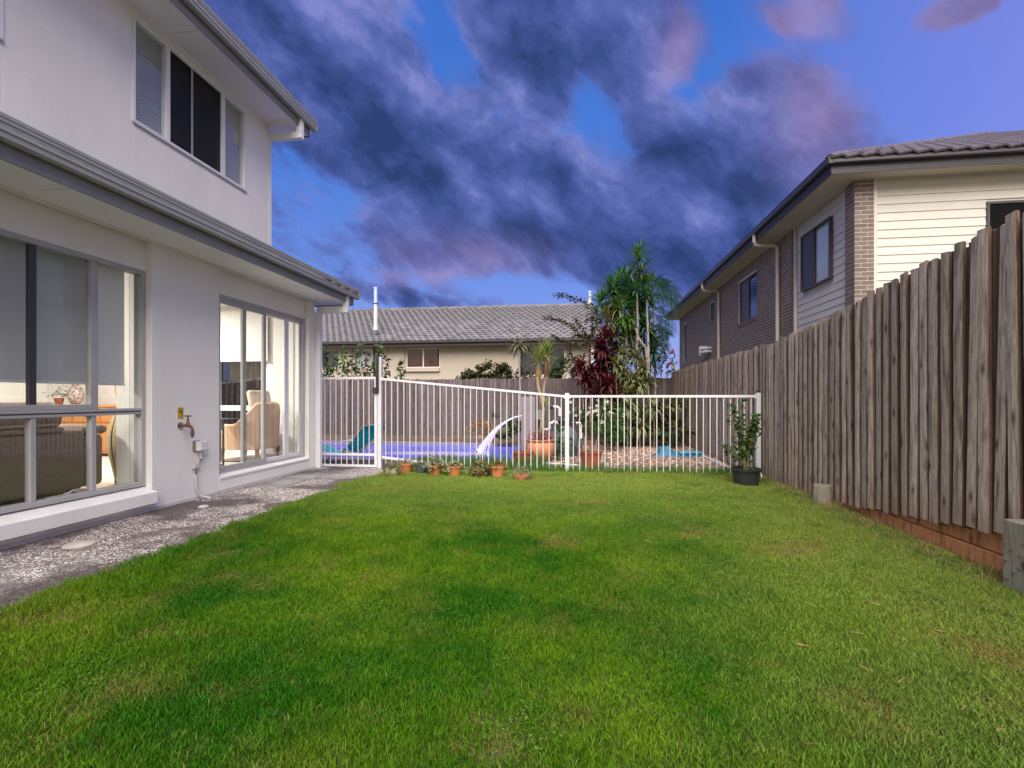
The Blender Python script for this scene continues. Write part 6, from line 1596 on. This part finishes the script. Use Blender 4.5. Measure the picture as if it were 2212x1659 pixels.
# pipes on the ground
def gpt(u, v, z): d = (CAM_H - z) * F_ / (v - 862); return pt(u, v, d)
o = put('ground_pipe', MB().tube([gpt(1172, 1000, .0), gpt(1230, 1004, .0), gpt(1320, 1010, .0), gpt(1457, 1019, .0)], .019, 10), 'pvc_white', smooth=True); tag(o, 'long white plastic pipe lying on the ground behind the pickets', 'pipe')
o = put('ground_pipe', MB().tube([gpt(1516, 984, -.01), gpt(1545, 996, -.01), gpt(1577, 1011, -.01)], .022, 10), 'pvc_white', smooth=True); tag(o, 'short white plastic pipe lying beside the right fence', 'pipe')
VT = thing('pipe_valve', 'light blue pipe valve at the left end of the long white pipe', 'valve', tuple(gpt(1148, 1000, 0)))
a = gpt(1146, 1000, 0); b = gpt(1172, 1000, 0)
put('pipe', MB().tube([a, b], .024, 10), 'pvc_blue', VT, smooth=True); put('valve_body', MB().tube([a + Vector((-.02, 0, 0)), a + Vector((.07, 0, 0))], .038, 12).tube([a + Vector((.02, 0, .02)), a + Vector((.02, 0, .08))], .02, 8), 'pvc_blue', VT, smooth=True); put('handle', MB().box(a.x - .03, a.x + .07, a.y - .012, a.y + .012, a.z + .08, a.z + .1), 'pvc_blue', VT)
# crumpled tarp
TQ = thing('crumpled_cover', 'crumpled teal pool cover lying on the stone chips', 'cover', tuple(gpt(1465, 985, -.03)))
tc_ = TQ.location; mb = MB(); NX, NY = 40, 14; gr = []
for i in range(NX + 1):
    rowp = []
    for j_ in range(NY + 1):
        x = (i / NX - .5) * 1.05; y = (j_ / NY - .5) * .42
        hgt = .02 + .05 * abs(mnoise.noise(Vector((x * 7, y * 9, 1)))) + .17 * math.exp(-((x + .28) / .17) ** 2 - (y / .13) ** 2) * (1 + .5 * mnoise.noise(Vector((x * 14, y * 14, 4)))) + .03 * abs(sin(x * 22 + 6 * y))
        edge = min(1, 5 * (.5 - abs(j_ / NY - .5)), 8 * (.5 - abs(i / NX - .5))); rowp.append((x + .03 * mnoise.noise(Vector((x * 5, y * 5, 8))), y * (1.1 - .3 * abs(x)), max(.0, hgt * edge)))
    gr.append(rowp)
for i in range(NX):
    for j_ in range(NY): (mb if i < 24 else mb).quad(gr[i][j_], gr[i + 1][j_], gr[i + 1][j_ + 1], gr[i][j_ + 1])
put('sheet', mb, 'tarp_blue', TQ, local=True, recalc=False)
mb = MB()
for k in range(5): mb.tube([(.02 + .0, -.12 + k * .05, .06), (.25, -.10 + k * .05, .085), (.5, -.06 + k * .045, .07)], .026, 8)
put('rolled_edge', mb, 'tarp_pale', TQ, local=True, smooth=True)

# ================================================================== LOUNGE CHAIR
LC = thing('sun_lounger', 'teal sling sun lounger with metal frame behind the gate', 'sun lounger', tuple(gpt(760, 1003, -.03)))
def Z4(x, y, d=9.55): return pt(668.2 + x * .1302, 864 + y * .1302, d)
dv = Vector((CY * .0 - SY, CY, 0)).normalized() * .52                      # chair width, away from the camera
n0 = [Z4(40, 770), Z4(205, 810), Z4(320, 885), Z4(500, 895), Z4(600, 800), Z4(740, 640), Z4(850, 490), Z4(890, 435), Z4(960, 430)]
for sft in (Vector((0, 0, 0)), dv):
    put('frame', MB().tube([p_ + sft for p_ in n0], .014, 8), 'tube_metal', LC, smooth=True)
    put('leg', MB().tube([Z4(480, 900) + sft, Z4(620, 780) + sft, Z4(700, 960) + sft, Z4(770, 1080) + sft], .013, 8), 'tube_metal', LC, smooth=True)
    put('leg', MB().tube([Z4(960, 770) + sft, Z4(1020, 860) + sft, Z4(1110, 1010) + sft], .013, 8), 'tube_metal', LC, smooth=True)
    put('leg', MB().tube([Z4(320, 885) + sft, Z4(200, 960) + sft, Z4(120, 1060) + sft], .013, 8), 'tube_metal', LC, smooth=True)
    put('armrest', MB().tube([Z4(490, 740) + sft, Z4(560, 690) + sft, Z4(660, 668) + sft, Z4(740, 680) + sft], .013, 8), 'white_metal', LC, smooth=True)
    put('brace', MB().tube([Z4(560, 850) + sft, Z4(780, 890) + sft, Z4(880, 810) + sft, Z4(1090, 640) + sft], .012, 8), 'tube_metal', LC, smooth=True)
def sling(nm, P_, mat, off=Vector((0, 0, 0)), sag=.03):
    mb = MB()
    for a, b in zip(P_, P_[1:]):
        for j_ in range(6):
            t0, t1 = j_ / 6, (j_ + 1) / 6; s0, s1 = -sag * sin(pi * t0), -sag * sin(pi * t1)
            mb.quad(a + dv * t0 + Vector((0, 0, s0)), b + dv * t0 + Vector((0, 0, s0)), b + dv * t1 + Vector((0, 0, s1)), a + dv * t1 + Vector((0, 0, s1)))
    put(nm, mb, mat, LC, smooth=True, recalc=False)
sling('seat_sling', [Z4(40, 775), Z4(205, 815), Z4(330, 880), Z4(490, 890), Z4(600, 805)], 'canvas_teal_light')
# back leans: drawn from the near frame to the far frame which is shifted right
bk = MB(); near = [Z4(600, 800), Z4(740, 640), Z4(850, 490), Z4(880, 450)]; far = [Z4(830, 890, 10.0), Z4(960, 780, 10.0), Z4(1080, 640, 10.0), Z4(1130, 440, 10.0)]
for k in range(3): bk.quad(near[k], near[k + 1], far[k + 1], far[k])
put('back_sling', bk, 'canvas_teal', LC, recalc=False)
hs = MB(); a, b, c, d = Z4(870, 440, 9.6), Z4(980, 425, 9.6), Z4(1320, 430, 10.0), Z4(1130, 520, 10.0); hs.quad(a, b, c, d); hs.quad(Z4(860, 540, 9.6), a, d, Z4(1110, 570, 10.0)); put('sunshade', hs, 'canvas_teal', LC, recalc=False)

# ================================================================== BIRD
bp = Vector((XFc, wy(1459, XFc), 2.04))
bp = Vector((2.80, 15.0, 2.035))
BD = thing('parrot', 'small parrot with orange breast and blue head perched on the fence corner', 'bird', tuple(bp))
me = MB().lathe([(.005, .0), (.03, .02), (.045, .06), (.05, .10), (.042, .14), (.032, .17), (.033, .19), (.036, .21), (.025, .235), (.004, .245)], 14)
put('body', me, 'leaf_green', BD, local=True, smooth=True)
put('breast', MB().lathe([(.005, .05), (.030, .07), (.036, .11), (.03, .15), (.004, .16)], 12, (-.018, -.018, 0)), 'terracotta', BD, local=True, smooth=True, label='orange red breast')
put('head', MB().lathe([(.01, .175), (.036, .19), (.040, .21), (.03, .235), (.004, .247)], 12, (-.006, -.006, 0)), 'tarp_blue', BD, local=True, smooth=True)
put('beak', MB().tube([(-.035, -.03, .21), (-.055, -.045, .20)], .012, 6, r2=.003), 'terracotta', BD, local=True)
put('tail', MB().box(.02, .05, -.01, .015, -.10, .06), 'leaf_green', BD, local=True)
for s in (-1, 1): put('foot', MB().tube([(.012 * s, 0, .0), (.012 * s, 0, .03)], .005, 5), 'frame_dark', BD, local=True)
